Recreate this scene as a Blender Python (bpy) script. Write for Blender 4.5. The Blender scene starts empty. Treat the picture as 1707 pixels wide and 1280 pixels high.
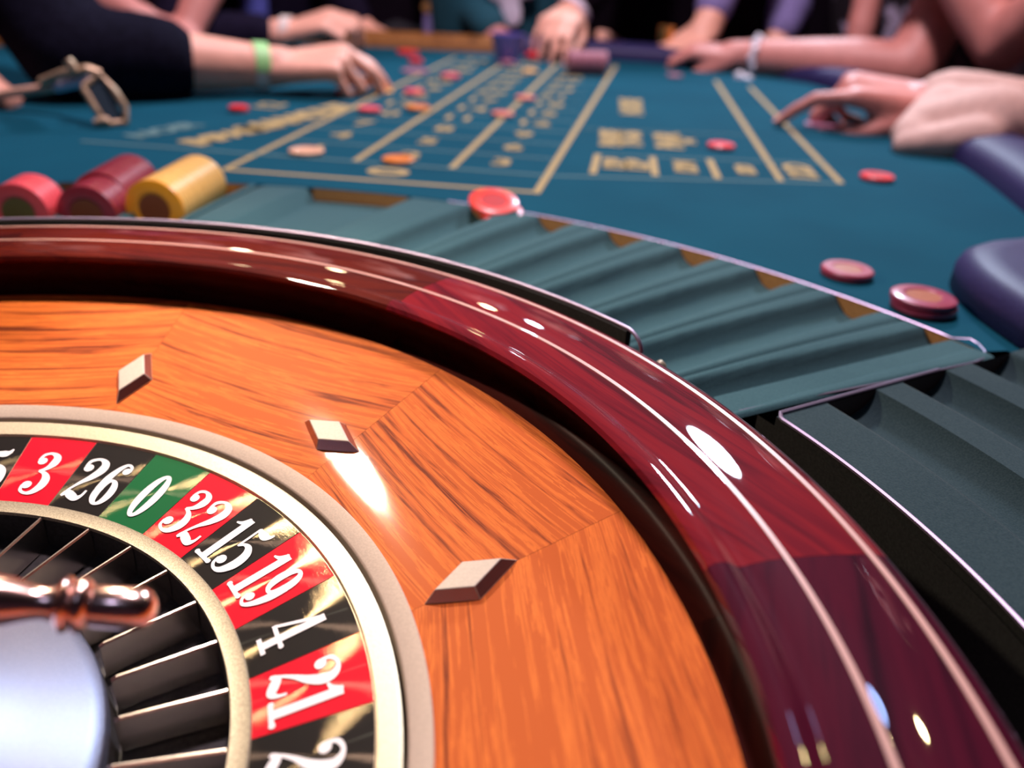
import bpy, bmesh, math, random
from mathutils import Vector, Matrix, Quaternion
random.seed(7)
PI = math.pi
S = bpy.context.scene
COL = S.collection
rad = math.radians

# ------------------------------------------------------------------ camera
FPX = 1374.84
PITCH, ROLL = 0.4868, 0.05169
CAM = Vector((0.2403, -0.1530, 0.2308))
_f = Vector((0, math.cos(PITCH), -math.sin(PITCH)))
_u = Vector((0, math.sin(PITCH), math.cos(PITCH)))
_x = Vector((1, 0, 0))
RX = math.cos(ROLL) * _x + math.sin(ROLL) * _u
UY = -math.sin(ROLL) * _x + math.cos(ROLL) * _u
FW = _f
cam_d = bpy.data.cameras.new('camera')
cam_d.sensor_width = 36
cam_d.lens = FPX * 36 / 1707
cam_d.clip_start = 0.01
cam_d.dof.use_dof = True
cam_d.dof.focus_distance = 0.37
cam_d.dof.aperture_fstop = 4.6
cam_d.dof.aperture_blades = 0
cam = bpy.data.objects.new('camera', cam_d)
COL.objects.link(cam)
M = Matrix((RX, UY, -FW)).transposed().to_4x4()
M.translation = CAM
cam.matrix_world = M
S.camera = cam

def ray(px, py):
    return FW + RX * ((px - 853.5) / FPX) - UY * ((py - 640) / FPX)
def onz(px, py, z):
    d = ray(px, py); return CAM + d * ((z - CAM.z) / d.z)
def ony(px, py, y):
    d = ray(px, py); return CAM + d * ((y - CAM.y) / d.y)

# ------------------------------------------------------------------ world and light
S.view_settings.view_transform = 'Standard'
S.view_settings.look = 'None'
S.view_settings.gamma = 1
S.view_settings.exposure = 0.0
S.view_settings.use_curve_mapping = False
try:
    S.cycles.use_denoising = True
    S.cycles.caustics_reflective = False
    S.cycles.caustics_refractive = False
    S.cycles.sample_clamp_indirect = 4
except Exception:
    pass
w = bpy.data.worlds.new('world'); S.world = w
w.use_nodes = True
bg = w.node_tree.nodes['Background']
bg.inputs[0].default_value = (0.30, 0.16, 0.36, 1)
bg.inputs[1].default_value = 0.05

TZ = 0.02            # table felt height
FLOOR = -0.76
CEIL = 2.15

def area(name, loc, target, sx, sy, col, power, rot=0, shape='RECTANGLE', spread=180):
    l = bpy.data.lights.new(name, 'AREA'); l.shape = shape
    l.size = sx; l.size_y = sy; l.color = col; l.energy = power
    l.spread = rad(spread)
    o = bpy.data.objects.new(name, l); COL.objects.link(o)
    loc = Vector(loc); d = (Vector(target) - loc).normalized()
    q = d.to_track_quat('-Z', 'Y')
    o.rotation_mode = 'QUATERNION'
    o.rotation_quaternion = q @ Quaternion((0, 0, 1), rot)
    o.location = loc
    return o

LIGHTS = []   # (location, target, radius) of lamps that get a visible fitting
def lamp(name, loc, target, size, col, power, spread=180, fit=True):
    o = area(name, loc, target, size, size, col, power, shape='DISK', spread=spread)
    if fit: LIGHTS.append((Vector(loc), Vector(target), size / 2))
    return o
lamp('warm_lamp', (-.018, .385, .296), (0.15, 0.10, 0.0), 0.022, (1, 0.80, 0.60), 1.75)
lamp('cool_lamp', (1.10, 2.80, 1.72), (0.3, 0.25, 0.05), 0.26, (0.72, 0.83, 1), 62)
lamp('blue_lamp', (-0.10, -0.55, 1.75), (0.1, 0.2, 0.0), 0.20, (0.55, 0.62, 1), 1.5)
lamp('pink_lamp', (0.20, 1.05, 2.05), (0.2, 1.2, 0.0), 0.28, (1, 0.76, 0.84), 50)
lamp('amber_lamp', (1.72, 1.75, 2.05), (0.4, 0.2, 0.05), 0.07, (1, 0.75, 0.35), 3)
lamp('small_blue_lamp', (1.38, 1.75, 2.05), (0.37, 0.12, 0.05), 0.12, (.35, .5, 1), .8)
lamp('far_pale_lamp', (.40, 4.9, 2.0), (0.25, 0.3, 0.05), 0.08, (.7, .8, 1), 3)
lamp('far_amber_lamp', (.05, 4.9, 2.0), (0.2, 0.3, 0.05), 0.07, (1, .8, .45), 2)
lamp('far_left_lamp', (-1.6, 4.9, 1.95), (0., 0.35, 0.05), 0.10, (1, .8, .5), 3)
lamp('left_amber_lamp', (-.9, 4.0, 2.05), (0., 0.35, 0.05), 0.06, (1, .7, .4), 2)

# ------------------------------------------------------------------ materials
def nt(name):
    m = bpy.data.materials.new(name); m.use_nodes = True
    t = m.node_tree; b = t.nodes['Principled BSDF']
    return m, t, b
def setp(b, **k):
    mp = dict(col='Base Color', rough='Roughness', metal='Metallic', coat='Coat Weight', coatr='Coat Roughness',
              spec='Specular IOR Level', sheen='Sheen Weight', aniso='Anisotropic', trans='Transmission Weight',
              sss='Subsurface Weight', ior='IOR', tint='Coat Tint', cior='Coat IOR')
    for a, v in k.items():
        if a == 'col' and len(v) == 3: v = (*v, 1)
        b.inputs[mp[a]].default_value = v
def mat(name, col, rough=.5, **k):
    m, t, b = nt(name); setp(b, col=col, rough=rough, **k); return m
def N(t, typ, **k):
    n = t.nodes.new(typ)
    for a, v in k.items(): setattr(n, a, v)
    return n
def ramp(t, stops, interp='LINEAR'):
    r = N(t, 'ShaderNodeValToRGB'); e = r.color_ramp.elements; r.color_ramp.interpolation = interp
    while len(e) < len(stops): e.new(.5)
    for s, (p, c) in zip(e, stops):
        s.position = p; s.color = (*c, 1) if len(c) == 3 else c
    return r
def bump(t, b, src, strength=.2, dist=.001):
    n = N(t, 'ShaderNodeBump'); n.inputs['Strength'].default_value = strength; n.inputs['Distance'].default_value = dist
    t.links.new(src, n.inputs['Height']); t.links.new(n.outputs[0], b.inputs['Normal']); return n
def felt(name, c1, c2, rough=.9, sheen=.3, scale=900):
    m, t, b = nt(name)
    tc = N(t, 'ShaderNodeTexCoord'); n1 = N(t, 'ShaderNodeTexNoise'); n1.inputs['Scale'].default_value = scale
    n1.inputs['Detail'].default_value = 3
    n2 = N(t, 'ShaderNodeTexNoise'); n2.inputs['Scale'].default_value = 9
    t.links.new(tc.outputs['Object'], n1.inputs['Vector']); t.links.new(tc.outputs['Object'], n2.inputs['Vector'])
    mx = N(t, 'ShaderNodeMath', operation='ADD'); mx.inputs[1].default_value = 0
    ml = N(t, 'ShaderNodeMath', operation='MULTIPLY_ADD'); ml.inputs[1].default_value = .45; 
    t.links.new(n2.outputs[0], ml.inputs[0]); t.links.new(n1.outputs[0], mx.inputs[0]); t.links.new(mx.outputs[0], ml.inputs[2])
    r = ramp(t, [(.45, c1), (.95, c2)]); t.links.new(ml.outputs[0], r.inputs[0]); t.links.new(r.outputs[0], b.inputs['Base Color'])
    setp(b, rough=rough, sheen=sheen, spec=.06)
    bump(t, b, n1.outputs[0], .35, .0006)
    return m
def wood(name, dark, mid, light, sx=130, sy=5, rough=.35, coat=0., coatr=.05, streak=.5, spec=.15):
    """grain runs along the object's local Y"""
    m, t, b = nt(name)
    tc = N(t, 'ShaderNodeTexCoord'); mp = N(t, 'ShaderNodeMapping'); oi = N(t, 'ShaderNodeObjectInfo')
    mp.inputs['Scale'].default_value = (sx, sy, 20)
    va = N(t, 'ShaderNodeVectorMath', operation='ADD'); vs = N(t, 'ShaderNodeCombineXYZ')
    mu = N(t, 'ShaderNodeMath', operation='MULTIPLY'); mu.inputs[1].default_value = 37.
    t.links.new(oi.outputs['Random'], mu.inputs[0]); t.links.new(mu.outputs[0], vs.inputs[0]); t.links.new(mu.outputs[0], vs.inputs[1])
    t.links.new(tc.outputs['Object'], mp.inputs[0]); t.links.new(mp.outputs[0], va.inputs[0]); t.links.new(vs.outputs[0], va.inputs[1])
    n1 = N(t, 'ShaderNodeTexNoise'); n1.inputs['Scale'].default_value = 1.0; n1.inputs['Detail'].default_value = 6; n1.inputs['Roughness'].default_value = .62
    n1.inputs['Distortion'].default_value = .6
    t.links.new(va.outputs[0], n1.inputs['Vector'])
    n2 = N(t, 'ShaderNodeTexNoise'); n2.inputs['Scale'].default_value = .33; n2.inputs['Detail'].default_value = 4
    n2.inputs['Distortion'].default_value = 1.
    t.links.new(va.outputs[0], n2.inputs['Vector'])
    # fine pores
    mp3 = N(t, 'ShaderNodeMapping'); mp3.inputs['Scale'].default_value = (sx * 9, sy * 9, 20)
    n3 = N(t, 'ShaderNodeTexNoise'); n3.inputs['Scale'].default_value = 1; n3.inputs['Detail'].default_value = 2
    t.links.new(tc.outputs['Object'], mp3.inputs[0]); t.links.new(mp3.outputs[0], n3.inputs['Vector'])
    a = N(t, 'ShaderNodeMath', operation='MULTIPLY_ADD'); a.inputs[1].default_value = streak
    t.links.new(n2.outputs[0], a.inputs[0]); t.links.new(n1.outputs[0], a.inputs[2])
    a2 = N(t, 'ShaderNodeMath', operation='MULTIPLY_ADD'); a2.inputs[1].default_value = .18
    t.links.new(n3.outputs[0], a2.inputs[0]); t.links.new(a.outputs[0], a2.inputs[2])
    o = .09 + streak * .5
    r = ramp(t, [(o + .30, dark), (o + .41, mid), (o + .53, light), (o + .72, mid)])
    t.links.new(a2.outputs[0], r.inputs[0]); t.links.new(r.outputs[0], b.inputs['Base Color'])
    setp(b, rough=rough, coat=coat, coatr=coatr, spec=spec)
    return m
def noisy(name, col, rough, scale=300, amt=.15, dist=.0003, st=.2, **k):
    m, t, b = nt(name); setp(b, col=col, rough=rough, **k)
    tc = N(t, 'ShaderNodeTexCoord'); n = N(t, 'ShaderNodeTexNoise'); n.inputs['Scale'].default_value = scale
    n.inputs['Detail'].default_value = 4
    t.links.new(tc.outputs['Object'], n.inputs['Vector'])
    lo = tuple(c * (1 - amt) for c in col); hi = tuple(min(1, c * (1 + amt)) for c in col)
    r = ramp(t, [(.35, lo), (.65, hi)]); t.links.new(n.outputs[0], r.inputs[0]); t.links.new(r.outputs[0], b.inputs['Base Color'])
    bump(t, b, n.outputs[0], st, dist)
    return m
def plate_mat(name, col):
    """enamel over radially lathe-turned brass"""
    m, t, b = nt(name); setp(b, col=col, rough=.6, spec=.1)
    g = N(t, 'ShaderNodeBsdfAnisotropic'); g.inputs['Color'].default_value = (1, .80, .48, 1)
    g.inputs['Roughness'].default_value = .16; g.inputs['Anisotropy'].default_value = .85
    tn = N(t, 'ShaderNodeTangent'); tn.direction_type = 'RADIAL'; tn.axis = 'Z'
    t.links.new(tn.outputs[0], g.inputs['Tangent'])
    geo = N(t, 'ShaderNodeNewGeometry')
    # concentric turning marks
    sp = N(t, 'ShaderNodeSeparateXYZ'); t.links.new(geo.outputs['Position'], sp.inputs[0])
    cb = N(t, 'ShaderNodeCombineXYZ'); t.links.new(sp.outputs[0], cb.inputs[0]); t.links.new(sp.outputs[1], cb.inputs[1])
    ln = N(t, 'ShaderNodeVectorMath', operation='LENGTH'); t.links.new(cb.outputs[0], ln.inputs[0])
    at = N(t, 'ShaderNodeMath', operation='ARCTAN2'); t.links.new(sp.outputs[1], at.inputs[0]); t.links.new(sp.outputs[0], at.inputs[1])
    c2 = N(t, 'ShaderNodeCombineXYZ'); m1 = N(t, 'ShaderNodeMath', operation='MULTIPLY'); m1.inputs[1].default_value = 2600
    m2 = N(t, 'ShaderNodeMath', operation='MULTIPLY'); m2.inputs[1].default_value = 14
    t.links.new(ln.outputs['Value'], m1.inputs[0]); t.links.new(at.outputs[0], m2.inputs[0])
    t.links.new(m1.outputs[0], c2.inputs[0]); t.links.new(m2.outputs[0], c2.inputs[1])
    n = N(t, 'ShaderNodeTexNoise'); n.inputs['Scale'].default_value = 1; n.inputs['Detail'].default_value = 3
    t.links.new(c2.outputs[0], n.inputs['Vector'])
    bp = N(t, 'ShaderNodeBump'); bp.inputs['Strength'].default_value = .12; bp.inputs['Distance'].default_value = .0003
    t.links.new(n.outputs[0], bp.inputs['Height']); t.links.new(bp.outputs[0], g.inputs['Normal'])
    mx = N(t, 'ShaderNodeMixShader'); mx.inputs[0].default_value = .05
    t.links.new(b.outputs[0], mx.inputs[1]); t.links.new(g.outputs[0], mx.inputs[2])
    t.links.new(mx.outputs[0], t.nodes['Material Output'].inputs[0])
    return m

m_felt = felt('table_felt', (.001, .050, .085), (.003, .082, .128), sheen=.02)
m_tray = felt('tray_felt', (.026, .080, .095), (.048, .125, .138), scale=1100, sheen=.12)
m_tray_shaded = felt('tray_felt_shaded', (.018, .040, .048), (.036, .065, .072), scale=1100, sheen=.08)  # same tray felt with the shade put into its colour
m_black = noisy('black_felt', (.008, .009, .008), .95, 700, .5)
m_cone = wood('cone_veneer', (.18, .030, .006), (.58, .120, .020), (.82, .21, .035), sx=300, sy=9, rough=.6, coat=.35, coatr=.05, streak=.75, spec=.12)
m_rimA = wood('mahogany_red', (.085, .003, .009), (.155, .005, .014), (.22, .008, .015), sx=120, sy=5, rough=.7, coat=1, coatr=.02, spec=.05)
m_rimB = wood('mahogany_dark', (.025, .001, .008), (.052, .002, .013), (.075, .003, .016), sx=120, sy=5, rough=.7, coat=1, coatr=.02, spec=.05)
m_rimC = wood('mahogany_brown', (.038, .003, .002), (.070, .005, .004), (.10, .009, .004), sx=120, sy=5, rough=.7, coat=1, coatr=.02, spec=.05)
m_track = wood('ball_track_wood', (.010, .001, .001), (.035, .003, .002), (.05, .005, .003), sx=60, sy=6, rough=.7, coat=.04, coatr=.25, spec=.05)
m_inlay = mat('inlay_maple', (.72, .42, .36), .35, coat=1, coatr=.03)
m_champ = noisy('champagne_metal', (.54, .44, .35), .6, 900, .06, metal=.2)
m_gold = noisy('brass_rim', (.72, .63, .44), .48, 900, .06, metal=.75)
m_dull = noisy('dull_brass', (.42, .37, .26), .5, 1600, .25, metal=.6)
m_satin = noisy('satin_steel', (.22, .235, .32), .42, 1200, .05, metal=.9)
m_chrome = mat('bright_steel', (.95, .86, .80), .22, metal=1.)
m_copper = mat('coppery_chrome', (.92, .62, .54), .2, metal=1.)
m_diam = noisy('deflector_metal', (.46, .40, .33), .55, 900, .05, metal=.2)
m_diamside = mat('deflector_facets', (.42, .26, .25), .25, metal=.8)
m_red = plate_mat('enamel_red', (.78, .003, .022))
m_blk = plate_mat('enamel_black', (.010, .008, .007))
m_grn = plate_mat('enamel_green', (.004, .13, .035))
m_white = mat('enamel_white', (.95, .93, .90), .45)
m_pocket = noisy('pocket_black', (.022, .020, .020), .6, 500, .4)
m_print = noisy('layout_print', (.40, .30, .12), .9, 700, .15)
m_printdim = noisy('layout_print_dim', (.10, .20, .20), .9, 700, .15)
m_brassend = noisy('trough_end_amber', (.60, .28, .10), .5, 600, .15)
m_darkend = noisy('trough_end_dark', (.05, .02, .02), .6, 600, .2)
m_trim = mat('metal_trim', (.42, .36, .50), .42, metal=.8)
m_pad = noisy('padded_leather', (.026, .024, .095), .5, 500, .15, .0004, .2, spec=.2)
m_railwood = wood('rail_wood', (.06, .02, .006), (.22, .09, .025), (.32, .14, .04), sx=30, sy=3, rough=.4)
m_cab = wood('cabinet_wood', (.03, .008, .004), (.09, .03, .012), (.14, .05, .02), sx=30, sy=3, rough=.4)

# ------------------------------------------------------------------ mesh helpers
def mesh(name, vs, fs, m=None, parent=None, smooth=False, loc=None):
    me = bpy.data.meshes.new(name); me.from_pydata([tuple(v) for v in vs], [], fs); me.update()
    return link(name, me, m, parent, smooth, loc)
def link(name, me, m=None, parent=None, smooth=False, loc=None):
    if m is not None:
        for x in (m if isinstance(m, (list, tuple)) else [m]): me.materials.append(x)
    if smooth:
        me.shade_smooth()
    o = bpy.data.objects.new(name, me); COL.objects.link(o)
    if parent is not None: o.parent = parent
    if loc is not None: o.location = loc
    return o
def tag(o, label=None, cat=None, group=None, kind=None):
    if label: o['label'] = label
    if cat: o['category'] = cat
    if group: o['group'] = group
    if kind: o['kind'] = kind
    return o
def empty(name, loc=(0, 0, 0), label=None, cat=None, group=None):
    o = bpy.data.objects.new(name, None); COL.objects.link(o); o.location = loc; o.empty_display_size = .05
    return tag(o, label, cat, group)
def lathe(name, prof, a0, a1, n, m, parent=None, closed=False, smooth=True, rot=0, caps=False, sharp=None):
    """prof: list of (r, z), angles in degrees; closed joins last profile point to the first"""
    full = abs(a1 - a0) >= 359.99
    cnt = n if full else n + 1
    vs = []; fs = []; k = len(prof)
    for i in range(cnt):
        a = rad(a0 + (a1 - a0) * i / n)
        for r, z in prof: vs.append((r * math.cos(a), r * math.sin(a), z))
    for i in range(n):
        j = (i + 1) % cnt
        for q in range(k if closed else k - 1):
            p = (q + 1) % k
            fs.append((i * k + q, i * k + p, j * k + p, j * k + q))
    if caps and not full and closed:
        fs.append(tuple(range(k))); fs.append(tuple((cnt - 1) * k + q for q in reversed(range(k))))
    o = mesh(name, vs, fs, m, parent, smooth)
    if smooth: sharpen(o.data, sharp or 35)
    if rot: o.rotation_euler.z = rad(rot)
    return o
def sharpen(me, ang):
    try: me.set_sharp_from_angle(angle=rad(ang))
    except Exception: pass
def fixn(me):
    bm = bmesh.new(); bm.from_mesh(me); bmesh.ops.recalc_face_normals(bm, faces=bm.faces); bm.to_mesh(me); bm.free()
def tube(name, pts, radii, m, parent=None, seg=10, caps=True):
    pts = [Vector(p) for p in pts]
    if not isinstance(radii, (list, tuple)): radii = [radii] * len(pts)
    vs = []; fs = []; prev = None
    for i, p in enumerate(pts):
        d = (pts[min(i + 1, len(pts) - 1)] - pts[max(i - 1, 0)]).normalized()
        a = prev if prev is not None else (Vector((0, 0, 1)) if abs(d.z) < .9 else Vector((1, 0, 0)))
        a = (a - d * a.dot(d)).normalized(); b = d.cross(a); prev = a
        for k in range(seg):
            t = 2 * PI * k / seg; vs.append(p + (a * math.cos(t) + b * math.sin(t)) * radii[i])
    for i in range(len(pts) - 1):
        for k in range(seg):
            k2 = (k + 1) % seg; fs.append((i * seg + k, i * seg + k2, (i + 1) * seg + k2, (i + 1) * seg + k))
    if caps:
        fs.append(tuple(reversed(range(seg)))); fs.append(tuple((len(pts) - 1) * seg + k for k in range(seg)))
    o = mesh(name, vs, fs, m, parent, True); sharpen(o.data, 50); return o
def prism(name, poly, z0, z1, m, parent=None, bevel=0):
    n = len(poly)
    vs = [(x, y, z0) for x, y in poly] + [(x, y, z1) for x, y in poly]
    fs = [tuple(reversed(range(n))), tuple(range(n, 2 * n))] + [(i, (i + 1) % n, n + (i + 1) % n, n + i) for i in range(n)]
    o = mesh(name, vs, fs, m, parent); fixn(o.data)
    if bevel:
        md = o.modifiers.new('bevel', 'BEVEL'); md.width = bevel; md.segments = 3; md.limit_method = 'ANGLE'
    return o

# ------------------------------------------------------------------ room
def box(name, a, b, m, parent=None, bevel=0):
    return prism(name, [(a[0], a[1]), (b[0], a[1]), (b[0], b[1]), (a[0], b[1])], a[2], b[2], m, parent, bevel)
m_carpet = noisy('dark_carpet', (.035, .008, .02), .95, 60, .6)
m_wall = noisy('dark_wall', (.05, .018, .035), .8, 5, .3)
m_ceil = noisy('dark_ceiling', (.02, .015, .02), .9, 5, .3)
X0, X1, Y0, Y1 = -3.4, 4.0, -2.2, 6.2
for nm, a, b, mm in (('floor', (X0, Y0, FLOOR - .05), (X1, Y1, FLOOR), m_carpet),
                     ('ceiling', (X0, Y0, CEIL), (X1, Y1, CEIL + .05), m_ceil),
                     ('wall_left', (X0 - .1, Y0, FLOOR), (X0, Y1, CEIL), m_wall),
                     ('wall_right', (X1, Y0, FLOOR), (X1 + .1, Y1, CEIL), m_wall),
                     ('wall_back', (X0, Y1, FLOOR), (X1, Y1 + .1, CEIL), m_wall),
                     ('wall_front', (X0, Y0 - .1, FLOOR), (X1, Y0, CEIL), m_wall)):
    tag(box(nm, a, b, mm), kind='structure')

# ------------------------------------------------------------------ wheel bowl
bowl = empty('roulette_wheel_bowl', (0, 0, -.10), 'polished red mahogany roulette wheel bowl with veneer deck and metal deflectors', 'roulette wheel')
off = Vector((0, 0, .10))
def bl(o): o.location = o.location + off; return o
rimprof = [(.3106, .0316), (.3150, .0318), (.3190, .0330), (.3225, .0365), (.3240, .0410), (.3232, .0455), (.3205, .0485),
           (.3165, .0500), (.3130, .0515), (.3115, .0535), (.3125, .0557), (.3150, .0570), (.3180, .0572), (.3205, .0562), (.3225, .0548),
           (.3245, .0545), (.3275, .0553), (.3320, .0562), (.3400, .0568), (.3550, .0567), (.3700, .0557), (.3745, .0548),
           (.3775, .0533), (.3795, .0505), (.3800, .047), (.3800, .00), (.36, -.04), (.30, -.04), (.30, .020)]
seams = [10.7, 57., 102., 147., 192., 237., 282., 327., 370.7]
tint = [m_rimA, m_rimC, m_rimC, m_rimC, m_rimB, m_rimA, m_rimB, m_rimB]
split = 6      # ball track part of the profile
def rim_mesh(a0, a1, k):
    mid = (a0 + a1) / 2; h = (a1 - a0) / 2 - .012
    # local frame: segment centred on +X, grain along Y
    o = lathe('rim_segment', rimprof[split:], -h, h, 40, tint[k], bowl, rot=mid)
    o['label'] = ['red veneer rim segment', 'brown red veneer rim segment', 'red veneer rim segment', 'brown red veneer rim segment',
                  'dark veneer rim segment', 'red veneer rim segment', 'dark veneer rim segment', 'dark purple red veneer rim segment'][k]
    bl(o)
    o = lathe('ball_track', rimprof[:split + 1], -h, h, 40, m_track, bowl, rot=mid); bl(o)
for k in range(8): rim_mesh(seams[k], seams[k + 1], k)
for r0 in (.3388, .3690):
    z = .0569 if r0 < .35 else .0560
    bl(lathe('inlay_ring', [(r0, z - .0008), (r0, z + .00008), (r0 + .0022, z + .00002), (r0 + .0022, z - .0008)], 0, 360, 360, m_inlay, bowl))
# deck (cone) veneer panels
ds = [22.5, 49.4, 82.2, 112.5, 142.5, 172.5, 202.5, 232.5, 262.5, 292.5, 322.5, 352.5, 382.5]
R0, Z0, R1, Z1 = .2229, .0038, .3106, .0316
for k in range(12):
    a0, a1 = ds[k], ds[k + 1]; mid = (a0 + a1) / 2; h = (a1 - a0) / 2 - .015
    o = lathe('deck_panel', [(R0 + (R1 - R0) * i / 6, Z0 + (Z1 - Z0) * i / 6 ) for i in range(7)] , -h, h, 16, m_cone, bowl, rot=mid); bl(o)
# deflectors
def deflector(theta, radial):
    rc, zc = .2473, Z0 + (.2473 - R0) * (Z1 - Z0) / (R1 - R0)
    la, lb = (.0202, .0106) if radial else (.0100, .0213)
    sl = math.atan2(Z1 - Z0, R1 - R0)
    h = .0048; t = .70
    vs = [(la, 0, 0), (0, lb, 0), (-la, 0, 0), (0, -lb, 0)]
    vs = vs + [(x * t, y * t, h) for x, y, z in vs] + [(x, y, -.002) for x, y, z in vs]
    fs = [(4, 5, 6, 7)] + [(i, (i + 1) % 4, 4 + (i + 1) % 4, 4 + i) for i in range(4)] + [(8 + i, 8 + (i + 1) % 4, (i + 1) % 4, i) for i in range(4)]
    me = bpy.data.meshes.new('deflector'); me.from_pydata(vs, [], fs); me.materials.append(m_diam); me.materials.append(m_diamside)
    for p in me.polygons: p.material_index = 0 if p.index == 0 else 1
    o = bpy.data.objects.new('deflector', me); COL.objects.link(o); o.parent = bowl
    mdf = o.modifiers.new('bevel', 'BEVEL'); mdf.width = .00035; mdf.segments = 2; mdf.material = 0
    a = rad(theta)
    er = Vector((math.cos(a) * math.cos(sl), math.sin(a) * math.cos(sl), math.sin(sl))); et = Vector((-math.sin(a), math.cos(a), 0)); n = er.cross(et)
    Mx = Matrix((er, et, n)).transposed().to_4x4(); Mx.translation = Vector((rc * math.cos(a), rc * math.sin(a), zc + .0001)) + off
    o.matrix_local = Mx
for k in range(12): deflector(22.5 + 30 * k - (0.4 if k == 1 else 0.), k % 2 == 0)
bl(lathe('bowl_ring', [(.2230, .0030), (.2230, .0044), (.2225, .0048), (.2155, .0019), (.2148, .0014), (.2145, .0006), (.2145, -.02)], 0, 360, 360, m_champ, bowl))
bl(lathe('bowl_base', [(.30, .02), (.30, -.04), (.36, -.04), (.20, -.10), (0.001, -.10)], 0, 360, 96, m_cab, bowl))
bl(lathe('bowl_well', [(.2145, -.02), (.2145, -.045), (.001, -.045)], 0, 360, 96, m_pocket, bowl))

# ------------------------------------------------------------------ wheel rotor
rotor = empty('wheel_rotor', (0, 0, -.045), 'spinning roulette number wheel head with silver cone and coppery handle arms', 'roulette wheel')
roff = Vector((0, 0, .045))
def rl(o): o.location = o.location + roff; return o
PHI0 = 91.5; STEP = 360 / 37
RI, ZI, RO, ZO = .1614, -.0137, .2039, -.0035
def zc(r): return ZI + (r - RI) * (ZO - ZI) / (RO - RI)
rl(lathe('outer_brass_ring', [(.2132, -.02), (.2132, -.0012), (.2128, 0), (.2120, .0003), (.2045, -.0022), (.2040, zc(.204) - .0002)], 0, 360, 360, m_gold, rotor))
rl(lathe('plate_bed', [(.2041, zc(.2041) - .0003), (.1612, zc(.1612) - .0003)], 0, 360, 185, m_gold, rotor))
rl(lathe('inner_brass_ring', [(.1616, -.0142), (.1616, -.0126), (.1612, -.0122), (.1606, -.0124), (.1552, -.0134), (.1546, -.0134), (.1544, -.0140), (.1544, -.0160)], 0, 360, 296, m_dull, rotor))
order = [3, 26, 0, 32, 15, 19, 4, 21, 2, 25, 17, 34, 6, 27, 13, 36, 11, 30, 8, 23, 10, 5, 24, 16, 33, 1, 20, 14, 31, 9, 22, 18, 29, 7, 28, 12, 35]
REDS = {1, 3, 5, 7, 9, 12, 14, 16, 18, 19, 21, 23, 25, 27, 30, 32, 34, 36}

def crom(P, n=8):
    out = []
    Q = [P[0]] + list(P) + [P[-1]]
    for i in range(1, len(Q) - 2):
        for k in range(n):
            t = k / n; a, b, c, d = Q[i - 1], Q[i], Q[i + 1], Q[i + 2]
            out.append(tuple(.5 * (2 * b[j] + (c[j] - a[j]) * t + (2 * a[j] - 5 * b[j] + 4 * c[j] - d[j]) * t * t + (3 * b[j] - a[j] - 3 * c[j] + d[j]) * t ** 3) for j in range(3)))
    out.append(tuple(P[-1])); return out
def stroke(P, n=8, smooth=True):
    pts = crom(P, n) if smooth else P
    L = []; R = []
    for i, (x, y, w_) in enumerate(pts):
        a = pts[max(i - 1, 0)]; b = pts[min(i + 1, len(pts) - 1)]
        dx, dy = b[0] - a[0], b[1] - a[1]; l = math.hypot(dx, dy) or 1; nx, ny = -dy / l, dx / l
        L.append((x + nx * w_ / 2, y + ny * w_ / 2)); R.append((x - nx * w_ / 2, y - ny * w_ / 2))
    vs = L + R; k = len(L)
    return vs, [(i, i + 1, k + i + 1, k + i) for i in range(k - 1)]
def disc(x, y, r, ry=None, n=18):
    return [(x + r * math.cos(2 * PI * i / n), y + (ry or r) * math.sin(2 * PI * i / n)) for i in range(n)], [tuple(range(n))]
def ring(x, y, ax, ay, bx, by, n=40):
    vs = [(x + ax * math.cos(2 * PI * i / n), y + ay * math.sin(2 * PI * i / n)) for i in range(n)] + \
         [(x + bx * math.cos(2 * PI * i / n), y + by * math.sin(2 * PI * i / n)) for i in range(n)]
    return vs, [(i, (i + 1) % n, n + (i + 1) % n, n + i) for i in range(n)]
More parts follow.
